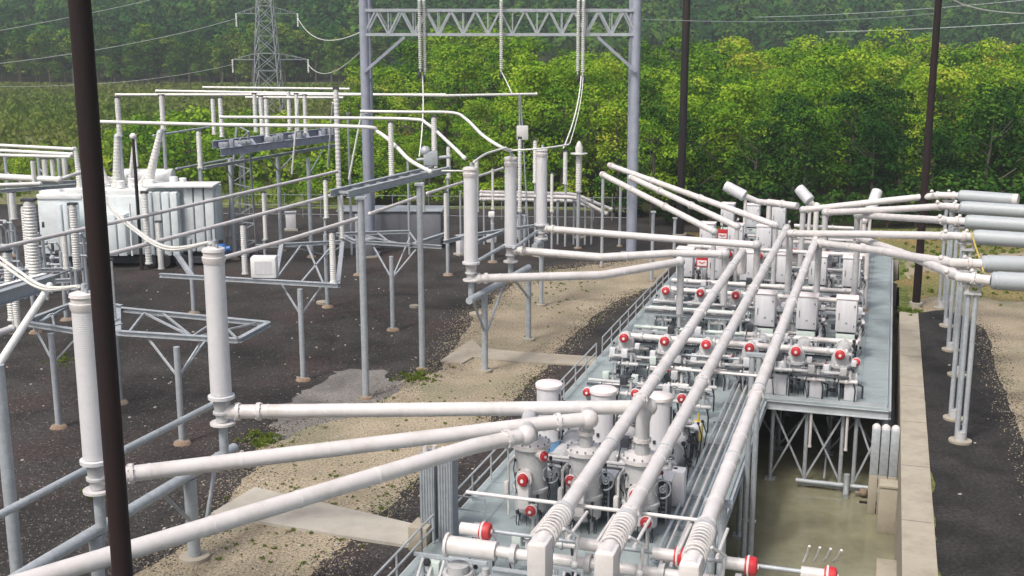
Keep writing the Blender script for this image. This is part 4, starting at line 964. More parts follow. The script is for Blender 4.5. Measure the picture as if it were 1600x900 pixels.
# pipes from the bushings to the near bay
e1 = P(1012, 636, NZ); s1 = Vector((b1.x+.1, b1.y, NZ-.05))
def riser(label, top, base):
    t = thing('riser_pipe', label, 'pipe', (base.x, base.y, base.z), 0, 'risers from the round tanks')
    mid = Vector((base.x, base.y, base.z+(top.z-base.z)*.72))
    MB().path([base, mid, mid.lerp(top, .5)+Vector((0, 0, .12)), top], .25, 16).build('tube', 'tank_paint', t); flange('pipe_paint', base+Vector((0, 0, .55)), (0, 0, 1), .25, t); MB().ball(top, .34).build('elbow', 'pipe_paint', t)
gas_pipe('upper, nearly level one of the three near white pipes fanning from the left', [s1, e1], .25, (.03, .08, .97), 'near pipes fanning out from the bushings')
riser('riser pipe from the right round tank to the upper near pipe', e1, Vector((tk[2].x, tk[2].y, 3.35)))
s2 = Vector((b2.x, b2.y, NZ-.05)); m2 = P(845, 662, NZ); e2 = P(920, 655, NZ)
gas_pipe('middle of the three near white pipes, starting behind the dark near pole', [s2, m2, e2], .25, (.03, .06, .93), 'near pipes fanning out from the bushings')
riser('riser pipe from the middle round tank to the middle near pipe', e2, Vector((tk[1].x, tk[1].y, 3.35)))
s3 = P(60, 903, NZ); s3 = s3+(s3-P(750, 695, NZ))*.16; m3 = P(740, 697, NZ); e3 = P(822, 680, NZ)
gas_pipe('lowest of the three near white pipes, leaving the picture at the lower left', [s3, m3, e3], .25, (.96,), 'near pipes fanning out from the bushings')
riser('riser pipe from the left round tank to the lowest near pipe', e3, Vector((tk[0].x, tk[0].y, 3.35)))
# far group pipes
f4 = [Vector((b4.x, b4.y, FZ)), P(940, 430, FZ), P(1062, 409, FZ)]
gas_pipe('lowest of the three far white pipes leading from the far bushings to the deck', f4, .225, (.03, .06), 'far pipes between the far bushings and the deck')
f5 = [Vector((b5.x, b5.y, FZ)), P(940, 402, FZ), P(1048, 396, FZ), P(1132, 397, FZ)]
gas_pipe('middle of the three far white pipes leading from the far bushings to the deck', f5, .225, (.03, .06, .98), 'far pipes between the far bushings and the deck')
f6 = [Vector((b6.x, b6.y, FZ)), P(1020, 371, FZ), P(1182, 383, FZ)]
gas_pipe('highest of the three far white pipes leading from the far bushings to the deck', f6, .225, (.03, .06), 'far pipes between the far bushings and the deck')
for i, (q, v) in enumerate(((f4[-1], 0), (f5[-1], 0), (f6[-1], 0))):
    t = thing('riser_pipe', f'riser under the deck end of the {["lowest","middle","highest"][i]} far white pipe', 'pipe', (q.x, q.y, DZ), 0, 'risers at the deck end of the far pipes'); MB().tube(Vector((q.x+.1, q.y+.2, 2.2)), Vector((q.x+.1, q.y+.2, DZ)), .09).path([q, q+Vector((.1, .2, -.5)), Vector((q.x+.1, q.y+.2, 3.0)), Vector((q.x+.1, q.y+.2, 2.2))], .20, 14).ball(q, .31).build('tube', 'tank_paint', t)
# upper left pipes
for i, (a, b, z0, z1) in enumerate((((940, 272), (1116, 362), 7.4, 5.2), ((952, 258), (1212, 352), 7.4, 5.6), ((985, 277), (1152, 354), 7.2, 5.2))):
    p, q = P(*a, z0), P(*b, z1)
    t = gas_pipe(f'white pipe sloping down to the deck from the upper left, {["lowest","highest","middle"][i]} of three', [p, p.lerp(q, .45)+Vector((0, 0, .0)), q], .21, (.02, .3, .6), 'pipes sloping down to the back of the deck')
    MB().ball(q, .25).tube(q, Vector((q.x, q.y, DZ)), .15).build('riser', 'tank_paint', t)
def post(label, base, top, r=.13, group='grey steel posts', m='galvanised', foot=True, name='steel_post', head=True):
    t = thing(name, label, 'post', (base.x, base.y, base.z), 0, group)
    MB().tube(base, Vector((base.x, base.y, top)), r, n=14).build('shaft', m, t)
    if foot: MB().lathe([(0, r*2.2), (.08, r*2.0), (.12, r*1.5)], base, n=9).build('foot_plate', 'footing_mud', t)
    if head: MB().box((base.x, base.y, top+.05), (r*3, r*3, .10)).build('head_plate', m, t)
    return t
for i, (px, pt, pb) in enumerate(((940, 275, 418), (968, 283, 385), (985, 290, 385), (1018, 330, 440), (1053, 340, 400))):
    q = P(px, pb, 0); top = HT(q, pt); post(f'slim steel post under the sloping pipes left of the deck, {ORD[i]} from the left', q, top-.1, .12, 'slim posts under the sloping pipes')

# ================================================================== RIGHT SIDE: pipes to the cable terminations
RZ = 7.5
right = [((1255, 328), 5.7, [(1400, 312)], (1470, 305), (1498, 306), (1591, 313)),
         ((1290, 332), 5.7, [(1400, 327)], (1480, 322), (1500, 324), (1625, 332)),
         ((1340, 336), 5.7, [(1420, 341)], (1485, 345), (1508, 346), (1630, 354)),
         ((1235, 365), 5.5, [(1350, 366)], (1495, 369), (1520, 370), (1640, 378)),
         ((1280, 380), 5.5, [(1375, 392), (1430, 402)], (1490, 411), (1533, 412), (1650, 415)),
         ((1340, 371), 5.5, [(1430, 403)], (1500, 433), (1548, 438), (1660, 444))]
for i, (a, za, mids, b, c, e) in enumerate(right):
    z = RZ
    p = P(*a, za); q = P(*b, z); cc = P(*c, z); ee = P(*e, z)
    pts = [p]
    for mm in mids:
        # height along the run grows steadily from za to RZ
        f = (mm[0]-a[0])/(b[0]-a[0]); pts.append(P(*mm, za+(z-za)*f))
    pts += [q, cc]
    rk = ['topmost', 'second from the top', 'third from the top', 'fourth from the top', 'second from the bottom', 'lowest'][i]
    t = gas_pipe(f'white gas pipe running right from the deck, {rk} of the six', pts, .215, (.03, .88, .97), 'six pipes running right from the deck')
    MB().tube(p, Vector((p.x, p.y, DZ)), .2, n=12).ball(p, .28).build('riser', 'tank_paint', t)
    MB().ball(q+Vector((-.6, 0, .25)), .12).ball(q+Vector((.5, 0, .28)), .10).build_each('relief_valve', 'pipe_paint', t)
    k = thing('cable_termination', f'thick grey cylinder at the right edge, {rk} of six', 'insulator', cc, 0, 'thick cylinders at the right edge')
    d = (ee-cc).normalized(); L = (ee-cc).length if i == 0 else 8.0
    MB().lathe([(0, .30), (.1, .38), (.25, .38)]+[(.26, .40), (L-.3, .40)], cc, d, 22).build('porcelain', 'insulator_cover', k)
    MB().lathe([(L-.3, .40), (L, .40), (L+.02, .2)], cc, d, 20).build('end_cap', 'pipe_paint', k)
    for dx, zz in ((0, 0),):
        base = Vector((q.x+.6, q.y, 0)); 
        s = thing('pipe_support', f'twin steel post under the right-hand pipe {rk} of six', 'post', base, -AZ, 'twin posts under the right-hand pipes')
        for x in (-.15, .15): MB().tube((x, 0, 0), (x, 0, z-.75), .11, n=12).build('shaft', 'galvanised', s, local=True)
        MB().lathe([(0, .5), (.1, .5), (.12, .3)], (0, 0, 0), n=18).build('foot', 'pale_concrete', s, local=True)
        MB().lathe([(.1, .26), (.5, .22)], (0, 0, 0), n=12).box((0, 0, z-.7), (.7, .4, .10)).tube((-.2, 0, z-.66), (-.2, 0, z-.2), .10).tube((.25, 0, z-.66), (.25, 0, z-.2), .07).box((0, 0, z-.36), (.9, .35, .08)).build_each('bracket', 'tank_paint', s, local=True)
# yellow ladder rope
tag(MB().tube(P(1517, 362, 7.8), P(1537, 425, 7.3), .04).build('strut', 'yellow_paint'), 'thin pale yellow strut hanging between two of the right-hand pipes', 'strut')
# short bushings pointing up behind the deck
for i, (a, b, za, zb, lb) in enumerate((((1133, 290), (1165, 307), 7.6, 6.9, 'left'), ((1248, 294), (1266, 315), 7.4, 6.3, 'middle'), ((1371, 298), (1360, 330), 7.4, 6.3, 'right'))):
    p, q = P(*a, za), P(*b, zb)
    # stand them behind the deck at one distance
    Y = (95, 92, 92)[i]; p, q = D(*a, Y+.8), D(*b, Y)
    t = thing('tilted_bushing', f'short fat bushing tilted up behind the deck, {lb} of three', 'bushing', q, 0, 'tilted bushings behind the deck')
    d = (p-q).normalized(); L = (p-q).length
    MB().lathe([(0, .3), (.1, .46)]+sheds(.12, L-.2, .44, .42, 12)+[(L, .4), (L+.05, .2)], q, d, 18).build('porcelain', 'porcelain', t)
    m = MB()
    ends = ((1202, 317, Y), (1276, 322, Y), (1350, 345, Y))[i]; r_ = D(*ends)
    m.path([q, q.lerp(r_, .5)+Vector((0, 0, -.15)), r_], .24, 12); m.tube(q, Vector((q.x, q.y, DZ)), .13); m.ball(r_, .3).tube(r_, Vector((r_.x, r_.y, DZ)), .2)
    m.build('pipe', 'pipe_paint', t)
# pipe continuing at back top: from (1165,310) to (1240,320)
gas_pipe('white pipe at the very back of the deck leading right from the left tilted bushing', [P(1200, 316, 5.9), P(1246, 322, 5.9)], .24, (.5,))
# tall risers visible at the back
for i, (px, pt) in enumerate(((1345, 335), (1288, 345), (1357, 372))):
    q = P(px, pt, 5.0); post(f'white riser post at the back right of the deck, {ORD[i]} of three', Vector((q.x, q.y, DZ)), 5.2, .16, 'white riser posts at the back right', 'pipe_paint', name='riser_post')

# ================================================================== GANTRY, TOWER, POLES
GY = 95.0
gl, gr_ = D(570, 100, GY), D(993, 100, GY)
t = thing('line_gantry', 'tall blue-grey steel gantry with lattice crossbeam spanning the far yard', 'gantry', ((gl.x+gr_.x)/2, GY, 0))
for (x, xs) in ((gl.x, 1), (gr_.x, -1)):
    MB().tube((x, GY, 0), (x, GY, 25), .40, .34, 20).box((x, GY, .1), (1.6, 1.6, .2)).build('column', 'gantry_steel', t)
    MB().tube((x+xs*-(-.0), GY+2.2, 0), (x+xs*.25, GY+2.0, 25), .22, .20, 14).build('rear_column', 'gantry_steel', t)
    for z in (4, 9, 14): MB().beam((x, GY, z), (x+xs*.2, GY+2.1, z), .15).build_each('column_tie', 'gantry_steel', t)
zt, zb = HT((0, GY), 16), HT((0, GY), 54)
m = MB()
for y in (GY-.2, GY+1.9):
    m.beam((gl.x, y, zt), (gr_.x, y, zt), .22, .22); m.beam((gl.x, y, zb), (gr_.x, y, zb), .22, .22)
m.build_each('crossbeam_chord', 'galvanised', t)
m = MB(); n = 11; dx = (gr_.x-gl.x)/n
for k in range(n):
    x0 = gl.x+dx*k; x1 = x0+dx
    for y in (GY-.2, GY+1.9): m.beam((x0, y, zb), ((x0+x1)/2, y, zt), .13); m.beam(((x0+x1)/2, y, zt), (x1, y, zb), .13); m.beam((x1, y, zb), (x1, y, zt), .08)
    for z in (zb, zt): m.beam((x0, GY-.2, z), (x1, GY+1.9, z), .08); m.beam((x1, GY-.2, z), (x1, GY+1.9, z), .08)
m.build('crossbeam_lacing', 'galvanised', t)
for (a, b, x) in ((632, 58, gl.x), (934, 58, gr_.x)):
    q = D(a, b, GY-.5); MB().beam((x, GY-.5, HT((0, GY), 112)), q, .22).build('knee_brace', 'gantry_steel', t)
def string_ins(px, pb, n, label, off=0, pt=-6):
    a = D(px, pt, GY-.7+off); b = D(px, pb, GY-.7+off)
    t = thing('hanging_insulator', label, 'insulator', a, 0, 'insulator strings hanging from the gantry')
    L = a.z-b.z; pr = [(0, .05), (.3, .05)]
    k = int(L/.17)
    for i in range(k): z = .3+(L-.5)*i/k; pr += [(z, .07), (z+.05, .15), (z+.11, .14), (z+.12, .07)]
    pr += [(L, .06)]
    MB().lathe(pr, a, (0, 0, -1), 12).build('sheds', 'insulator_glaze', t)
    MB().lathe([(0, .1), (.2, .16), (.45, .16), (.6, .05)], b, (0, 0, -1), 10).build('clamp', 'dark_panel', t)
string_ins(655, 112, 2, 'left-hand insulator string of the left pair on the gantry'); string_ins(662, 117, 2, 'right-hand insulator string of the left pair on the gantry', .3)
string_ins(783, 112, 1, 'single insulator string hanging at the middle of the gantry')
string_ins(904, 116, 2, 'left-hand insulator string of the right pair on the gantry', .3); string_ins(912, 118, 2, 'right-hand insulator string of the right pair on the gantry')
def wire(label, pts, r=.025, m='galvanised', group='overhead wires and jumpers', sag=0, n=14):
    pts = [Vector(p) for p in pts]
    if len(pts) == 2:
        a, b = pts; pts = [a.lerp(b, i/n)-Vector((0, 0, sag*4*(i/n)*(1-i/n))) for i in range(n+1)]
    elif len(pts) == 3:
        a, c, b = pts; pts = [(a*(1-s)+c*s)*(1-s)+(c*(1-s)+b*s)*s for s in [i/n for i in range(n+1)]]
    else:                                                # Catmull-Rom through the points
        q = [pts[0]]+pts+[pts[-1]]; out = []
        for i in range(1, len(q)-2):
            for k in range(6):
                s = k/6; p0, p1, p2, p3 = q[i-1:i+3]
                out.append(.5*((2*p1)+(p2-p0)*s+(2*p0-5*p1+4*p2-p3)*s*s+(3*p1-p0-3*p2+p3)*s**3))
        pts = out+[pts[-1]]
    o = MB().path(pts, r, 6).build('overhead_wire', m); tag(o, label, 'wire', group); return o
wire('jumper wire dropping from the left insulator pair to the long roof-level bus', [D(660, 118, GY-.5), D(664, 180, GY-2), D(655, 245, GY-6)], .05, 'aluminium_bus')
wire('jumper wire dropping from the middle insulator string', [D(784, 113, GY-.7), D(792, 128, GY-3), D(800, 146, GY-6)], .04, 'aluminium_bus')
wire('jumper wire dropping from the right insulator pair to the far right arrester', [D(908, 119, GY-.7), D(905, 175, GY-4), D(880, 232, GY-9)], .05, 'aluminium_bus')
wire('second jumper wire beside the one from the right insulator pair', [D(911, 119, GY-.7), D(910, 165, GY-4), D(890, 225, GY-8)], .03, 'aluminium_bus')
# lattice tower
TY = 250.0; tb = D(418, 100, TY); t = thing('lattice_tower', 'grey lattice transmission tower standing in the marsh beyond the yard', 'tower', (tb.x, TY, 0))
def hw(z): return 2.9-(z/34)*2.1 if z < 34 else .8
m = MB(); lev = [0, 5, 9.5, 13, 16.5, 19.5, 22.5, 25, 28, 31, 35]
for sx in (-1, 1):
    for sy in (-1, 1):
        for a, b in zip(lev[:-1], lev[1:]): m.beam((tb.x+sx*hw(a), TY+sy*hw(a), a), (tb.x+sx*hw(b), TY+sy*hw(b), b), .2)
m.build('leg', 'galvanised_dull', t)
m = MB()
for a, b in zip(lev[:-1], lev[1:]):
    for s in (-1, 1):
        m.beam((tb.x-hw(a), TY+s*hw(a), a), (tb.x+hw(b), TY+s*hw(b), b), .11); m.beam((tb.x+hw(a), TY+s*hw(a), a), (tb.x-hw(b), TY+s*hw(b), b), .11)
        m.beam((tb.x+s*hw(a), TY-hw(a), a), (tb.x+s*hw(b), TY+hw(b), b), .11); m.beam((tb.x+s*hw(a), TY+hw(a), a), (tb.x+s*hw(b), TY-hw(b), b), .11)
        m.beam((tb.x-hw(b), TY+s*hw(b), b), (tb.x+hw(b), TY+s*hw(b), b), .11)
m.build('lacing', 'galvanised_dull', t)
for z, L, R_ in ((HT((0, TY), 93), 7.2, 8.4), (HT((0, TY), 21), 6.0, 6.6), (30, 5, 5)):
    for s, LL in ((-1, L), (1, R_)):
        m = MB(); h = hw(z); tip = Vector((tb.x+s*LL, TY, z))
        for sy in (-1, 1): m.beam((tb.x+s*h, TY+sy*h, z), tip, .11); m.beam((tb.x+s*h, TY+sy*h, z+1.3), tip, .08)
        for f in (.3, .6): 
            q = Vector((tb.x+s*(h+(LL-h)*f), TY, z)); m.beam(q, q+Vector((0, 0, 1.3*(1-f))), .1)
        m.build('crossarm', 'galvanised_dull', t)
    m = MB()
    for s, LL in ((-1, L), (1, R_)): m.lathe([(k*.2, .22 if k % 2 else .1) for k in range(14)], (tb.x+s*LL, TY, z), (0, 0, -1), 10)
    m.build_each('insulator', 'insulator_glaze', t)
zl, zu = HT((0, TY), 93), HT((0, TY), 21)
wire('overhead line from the left lower arm of the lattice tower off to the left', [Vector((tb.x-7.2, TY, zl-1)), D(-60, 134, 170)], .045, 'aluminium_bus', sag=1.5, n=20)
wire('overhead line from the left upper arm of the lattice tower off to the left', [Vector((tb.x-6, TY, zu-1)), D(-60, 106, 150)], .05, 'aluminium_bus', sag=1.0, n=20)
wire('highest overhead line crossing the upper left corner', [D(330, -25, 240), D(-60, 58, 140)], .04, 'aluminium_bus', sag=.5, n=20)
wire('overhead line from the right upper arm of the lattice tower to the gantry', [Vector((tb.x+6.6, TY, zu-1)), Vector((gl.x, GY, HT((0, GY), 48)))], .06, 'aluminium_bus', sag=2.2, n=20)
wire('overhead line from the right lower arm of the lattice tower toward the gantry column', [Vector((tb.x+8.4, TY, zl-1)), D(566, 78, 110)], .06, 'aluminium_bus', sag=2.0, n=20)
wire('faint wire crossing before the far hill right of the gantry', [D(1003, 30, 97), D(1470, 20, 130)], .035, sag=.5)
wire('faint wire crossing the upper right corner above the wood', [D(1180, 27, 200), D(1680, -8, 160)], .05, sag=.5)
wire('wire swooping down right of the far brown pole', [D(1478, -12, 77), D(1500, 30, 90), D(1680, 20, 140)], .05, 'aluminium_bus')
wire('long faint wire low across the far right hillside', [D(1290, 50, 220), D(1680, 30, 200)], .05, sag=.3)
# poles
def pole(label, px, py, Y, r0, r1, mt, top=26, base=0.):
    q = D(px, py, Y); t = thing('utility_pole', label, 'pole', (q.x, Y, 0), 0, 'dark poles')
    MB().tube((q.x, Y, base), (q.x, Y, top), r0, r1, 22, False).build('shaft', mt, t, flat=False)
    MB().lathe([(0, r0*1.7), (.25, r0*1.7), (.26, r0*1.05)], (q.x, Y, 0), n=18).build('footing', 'concrete', t)
    return t
pole('thick near pole of dark rusty steel crossing the whole left side', 158, 450, 22.0, .205, .195, 'weathering_steel', 32)
pole('dark pole behind the deck, right of the gantry', 1067, 200, 104, .36, .30, 'dark_wood', 30)
pole('slim brown pole beyond the right-hand pipes', 1448, 250, 77, .26, .20, 'weathering_steel', 26)

# ================================================================== LEFT YARD: stands, insulators, buses
def post_ins():
    t = thing('post_insulator', '', 'insulator', (0, 0, 0))
    MB().lathe([(0, .17), (.06, .17)]+sheds(.07, 2.85, .125, .12, 24, .018)+[(2.85, .13), (3, .13)], (0, 0, 0), n=14).build('sheds', 'insulator_glaze', t, local=True)
    MB().box((0, 0, 3.04), (.3, .24, .1)).build('cap', 'dark_panel', t, local=True)
    return t
IN = 0
def ins(px, pt, pb, z, label, w_=1.0, ret=False):
    b = P(px, pb, z); H = HT(b, pt)-z
    o = put2(post_ins, 'ins', b, label, 'white post insulators of the left yard'); o.location = b; o.rotation_euler = (0, 0, 0); o.scale = (w_, w_, H/3.05)
    return b+Vector((0, 0, H))
def stand(label, posts, beams, z, braces=(), group='steel equipment stands', cross=(), w_=.24, h=.22, pr=.14, z0=0.):
    """posts: (px, py of the foot); beams: pixel pairs lying at height z; braces: post index and beam point"""
    b0 = P(*posts[0], 0); t = thing('equipment_stand', label, 'stand', b0, 0, group); feet = []
    for (px, py) in posts:
        b = P(px, py, 0); feet.append(b)
        MB().tube(b, Vector((b.x, b.y, z-h/2)), pr, n=14).build('leg', 'galvanised', t)
        MB().lathe([(0, .42), (.10, .36), (.16, .26)], b, n=9).build('footing', 'footing_mud', t)
    for a, b in beams: MB().hbeam(P(*a, z), P(*b, z), h, w_).build('beam', 'galvanised', t)
    for a, b in cross: MB().beam(P(*a, z), P(*b, z), .09).build('lattice_bar', 'galvanised', t)
    for i, a in braces:
        q = P(*a, z-.1); f = feet[i]; MB().beam(Vector((f.x, f.y, z-1.5)), q, .08).build('knee_brace', 'galvanised', t)
    return t
stand('near-left steel stand with trussed triangular frame on grey posts', [(92, 668), (188, 630)], [((38, 505), (135, 520)), ((40, 503), (128, 470)), ((135, 520), (190, 508)), ((128, 470), (190, 480))], 4.6, [(0, (52, 508)), (0, (128, 518))], cross=[((60, 506), (110, 476)), ((85, 512), (80, 486)), ((110, 476), (130, 518)), ((85, 486), (60, 506)), ((150, 478), (160, 515))])
stand('steel stand with open rectangular truss frame left of the tall near bushing', [(285, 693)], [((185, 520), (372, 532)), ((185, 483), (420, 506)), ((372, 532), (420, 506)), ((185, 520), (185, 483))], 4.55, [(0, (228, 524)), (0, (318, 528)), (0, (345, 500))], cross=[((200, 521), (225, 489)), ((225, 489), (300, 526)), ((255, 490), (300, 526)), ((300, 526), (340, 500)), ((340, 500), (372, 531)), ((305, 527), (400, 505))])
stand('long steel stand carrying a white switch box in the middle of the left yard', [(474, 594), (303, 490), (512, 480), (334, 470)], [((250, 430), (528, 446)), ((275, 396), (300, 432)), ((400, 385), (535, 378)), ((528, 446), (535, 380)), ((440, 383), (430, 438))], 5.0, [(0, (436, 438)), (0, (505, 444)), (2, (445, 383)), (2, (532, 386))], cross=[((470, 442), (520, 383)), ((480, 384), (505, 443)), ((430, 438), (470, 384))])
stand('steel stand behind the tall slim posts in the middle of the yard', [(614, 516), (700, 430), (560, 430)], [((560, 378), (690, 386)), ((525, 366), (640, 362)), ((640, 384), (694, 366)), ((555, 378), (530, 366)), ((694, 378), (720, 372))], 4.7, [(0, (580, 379)), (0, (655, 384)), (0, (640, 372))], cross=[((560, 366), (640, 384)), ((590, 364), (612, 381)), ((655, 384), (640, 363))])
stand('low steel stand carrying insulators by the far bushings', [(770, 410), (820, 395)], [((745, 378), (785, 362)), ((745, 366), (840, 352))], 3.2, [], group='steel equipment stands')
stand('steel stand beneath the high switch platform on the left', [(440, 392), (487, 402), (367, 405), (320, 395)], [((320, 262), (530, 226))], 8.1, [(0, (465, 236)), (0, (420, 245)), (1, (505, 232)), (2, (352, 258))], group='steel equipment stands', pr=.17)
# high switch platform
t = thing('switch_platform', 'blue-grey high platform with disconnect switches above the left yard', 'platform', P(430, 225, 9.4))
for a, b in (((332, 226), (528, 203)), ((345, 238), (528, 214))): MB().hbeam(P(*a, 9.4), P(*b, 9.4), .55, .35).build('girder', 'gantry_steel', t)
for f in np.linspace(.05, .95, 9): MB().beam(P(332, 226, 9.4).lerp(P(528, 203, 9.4), f), P(345, 238, 9.4).lerp(P(528, 214, 9.4), f), .25, .3).build('cross_girder', 'gantry_steel', t)
m = MB(); rn = random.Random(8)
for k in range(16):
    q = P(338, 232, 9.7).lerp(P(526, 208, 9.7), rn.random()); m.box(q+Vector((0, 0, .2)), (rn.uniform(.2, .7), .3, rn.uniform(.2, .6)), bev=.03)
m.build_each('switch_gear', 'galvanised_dull', t)
m = MB()
for px in (372, 388): m.beam(P(px, 400, 0), P(378+(px-378)*.1, 225, 9.1), .16)
for z in (3, 5, 7): 
    a = P(372, 400, 0).lerp(P(377.4, 225, 9.1), z/9.1); b = P(388, 400, 0).lerp(P(378.6, 225, 9.1), z/9.1); m.beam(a, b, .1)
m.build_each('a_frame_leg', 'galvanised', t)
t = thing('ladder_frame', 'narrow galvanised lattice leg under the left end of the high platform', 'frame', P(360, 402, 0))
a0, a1, c0, c1 = P(352, 402, 0), P(370, 196, 10.6), P(402, 402, 0), P(388, 205, 10.6)
m = MB().tube(a0, a1, .09).tube(c0, c1, .09)
for k in range(7):
    f, g_ = k/7, (k+1)/7; m.beam(a0.lerp(a1, f), c0.lerp(c1, g_), .07); m.beam(a0.lerp(a1, g_), c0.lerp(c1, g_), .07)
m.build('lattice', 'galvanised', t)
# insulators on the platform and posts beneath the roof-level bus
up = [(400, 146, 206), (410, 150, 210), (418, 153, 214), (453, 141, 203), (465, 146, 205), (478, 148, 208), (335, 153, 210), (347, 152, 214)]
for i, (a, b, c) in enumerate(up): ins(a, b, c, 9.7, f'white insulator standing on the high platform, {ORD[[6, 7, 7, 3, 4, 5, 0, 1][i]] if False else ["third","fourth","fifth","sixth","seventh","eighth","first","second"][i]} from the left', 1.25)
for i, (px, pt, pm, foot) in enumerate(((201, 152, 212, 410), (268, 148, 202, 405), (321, 204, 262, 400), (533, 137, 300, 402))):
    b = P(px, foot, 0); zm = HT(b, pm); zt2 = HT(b, pt)
    post(f'post topped by a tall white insulator, {ORD[i]} from the left behind the transformer', b, zm-.1, .14, 'posts with tall insulators')
    o = put2(post_ins, 'ins', b, f'tall white insulator on top of a grey post, {ORD[i]} from the left behind the transformer', 'white post insulators of the left yard'); o.location = (b.x, b.y, zm); o.rotation_euler = (0, 0, 0); o.scale = (1.5, 1.5, (zt2-zm)/3.05)
for (px, pt, pb, z, lb, w_) in (
    (177, 405, 500, 4.7, 'white insulator just right of the dark near pole, on the truss frame', 1.15), (233, 300, 412, 4.9, 'white insulator in front of the transformer radiators, left of two', 1.3), (252, 346, 420, 4.9, 'white insulator in front of the transformer radiators, right of two', 1.1),
    (383, 350, 428, 5.1, 'cream insulator left of the white switch box', 1.1), (521, 362, 441, 5.1, 'white insulator at the right end of the long stand', 1.15), (415, 300, 374, 5.1, 'slim insulator above the white switch box, behind the slanting bus', .9),
    (510, 280, 340, 7.6, 'slim insulator behind the slanting buses near the middle posts', .9), (535, 300, 372, 4.8, 'insulator just left of the tall middle slim post', 1.0), (697, 300, 375, 4.8, 'insulator left of the far bushing group', .9),
    (612, 190, 274, 9.9, 'insulator standing high above the girder, left one', 1.1), (679, 182, 262, 9.9, 'insulator standing high above the girder, right one', 1.2), (701, 228, 277, 8.2, 'short insulator left of the far bushings', 1.0),
    (745, 247, 330, 7.0, 'slim insulator right behind the left far bushing', .9), (770, 262, 326, 6.5, 'thin insulator between the left and middle far bushings', .6), (812, 215, 330, 6.5, 'slim insulator right behind the middle far bushing', .9),
    (836, 218, 285, 7.6, 'slim insulator left of the right far bushing', 1.1), (883, 236, 287, 7.6, 'slim insulator right of the far bushings', 1.1), (862, 270, 330, 5.6, 'thin insulator just right of the right far bushing', .8), (660, 283, 330, 7.8, 'insulator hanging below the right end of the girder', 1.1)):
    ins(px, pt, pb, z, lb, w_)
for i, (px, py, pt) in enumerate(((745, 400, 330), (770, 398, 326), (812, 398, 330), (883, 385, 287), (836, 385, 285), (862, 392, 330), (701, 410, 277), (510, 412, 340), (415, 420, 374))):
    b = P(px, py, 0); post(f'thin grey post under an insulator, {(ORD+["ninth"])[i]} counted from the posts by the left far bushing', b, HT(b, pt)-.1, .10, 'thin posts under insulators', foot=False)
# tall slim posts with the girder
pA, pB = P(572, 622, 0), P(660, 577, 0)
post('tall slim grey post under the left end of the sloping girder', pA, 10.0, .17, 'tall slim posts'); post('tall slim grey post under the right end of the sloping girder', pB, 10.0, .16, 'tall slim posts')
t = thing('girder', 'pale galvanised girder running between the tops of the two tall slim posts', 'girder', P(540, 305, 10.3))
g0, g1 = P(530, 303, 10.25), P(690, 264, 10.25); sd_ = Vector((.45, -.18, 0))
for s in (-1, 1): MB().hbeam(g0+sd_*s, g1+sd_*s, .34, .22).build('rail', 'galvanised', t)
m = MB()
for k in range(9): q = g0.lerp(g1, (k+.5)/9); m.beam(q-sd_, q+sd_, .12); 
m.build_each('rung', 'galvanised', t)
MB().box(g1+Vector((-.6, 0, .6)), (.8, .5, .8), bev=.06).ball(g1+Vector((-.9, 0, 1.0)), .3).tube(g1+Vector((-1.4, 0, .5)), g1+Vector((.5, 0, .7)), .10).build('switch_head', 'galvanised', t)
# white switch box and blue ball device
t = thing('switch_box', 'white box with rounded corners sitting on the long steel stand', 'box', P(414, 434, 5.12)); MB().box(P(414, 434, 5.12)+Vector((0, 0, .6)), (1.35, .7, 1.15), bev=.1).build('housing', 'transformer_top', t); MB().box(P(414, 434, 5.12)+Vector((0, -.355, .6)), (.9, .02, .7)).build('door', 'cabinet_paint', t)
b = P(346, 398, 6.2); t = thing('blue_device', 'bright blue rounded device just behind the top of the tall near bushing', 'device', b); MB().ball(b+Vector((0, 0, .3)), .34, (1, 1, 1.0)).tube(b+Vector((.2, 0, .3)), b+Vector((.5, 0, .35)), .15).build('housing', 'blue_paint', t); MB().tube(b+Vector((0, 0, .6)), b+Vector((0, 0, .8)), .12).tube(b, b-Vector((0, 0, 1.2)), .07).build('fitting', 'dark_rubber', t)
# rigid buses
def bus(label, pts, r=.10, group='rigid white buses', m='aluminium_bus', curve=False):
    t = thing('rigid_bus', label, 'bus', pts[0], 0, group); pts = [Vector(p) for p in pts]
    if curve:
        q = [pts[0]]+pts+[pts[-1]]; out = []
        for i in range(1, len(q)-2):
            for k in range(8):
                s = k/8; p0, p1, p2, p3 = q[i-1:i+3]; out.append(.5*((2*p1)+(p2-p0)*s+(2*p0-5*p1+4*p2-p3)*s*s+(3*p1-p0-3*p2+p3)*s**3))
        pts = out+[pts[-1]]
    MB().path(pts, r, 10).build('tube', m, t); e0, e1 = pts[0], pts[-1]
    MB().ball(e0, r*1.25, n=10).build('end_cap', m, t); MB().ball(e1, r*1.25, n=10).build('end_cap', m, t)
    return t
BH = 12.4
bus('highest left white bus, leftmost end starting behind the dark pole side', [P(182, 148, BH), P(695, 148, BH)], .12)
bus('long white bus passing behind the gantry column to the far crossbar', [P(245, 142, BH), P(695, 149.5, BH), P(838, 147, BH)], .12)
bus('white bus farthest back above the high platform', [P(318, 136.5, BH), P(545, 139, BH)], .11)
bus('short white bus above the high platform insulators', [P(385, 152, BH), P(535, 152.5, BH)], .09)
bus('lower white bus curving down to the sloping girder', [P(148, 190, BH), P(350, 195, BH), P(560, 198, BH), P(590, 206, BH-.3), P(618, 228, BH-.9), P(640, 250, 11.0), P(672, 268, 10.7)], .11, curve=True)
bus('middle white bus curving down to the left far bushing', [P(345, 183, BH), P(500, 184, BH), P(640, 186, BH), P(668, 194, BH-.2), P(700, 222, 11.8), Vector(bt[3])+Vector((-.3, 0, .5))], .10, curve=True)
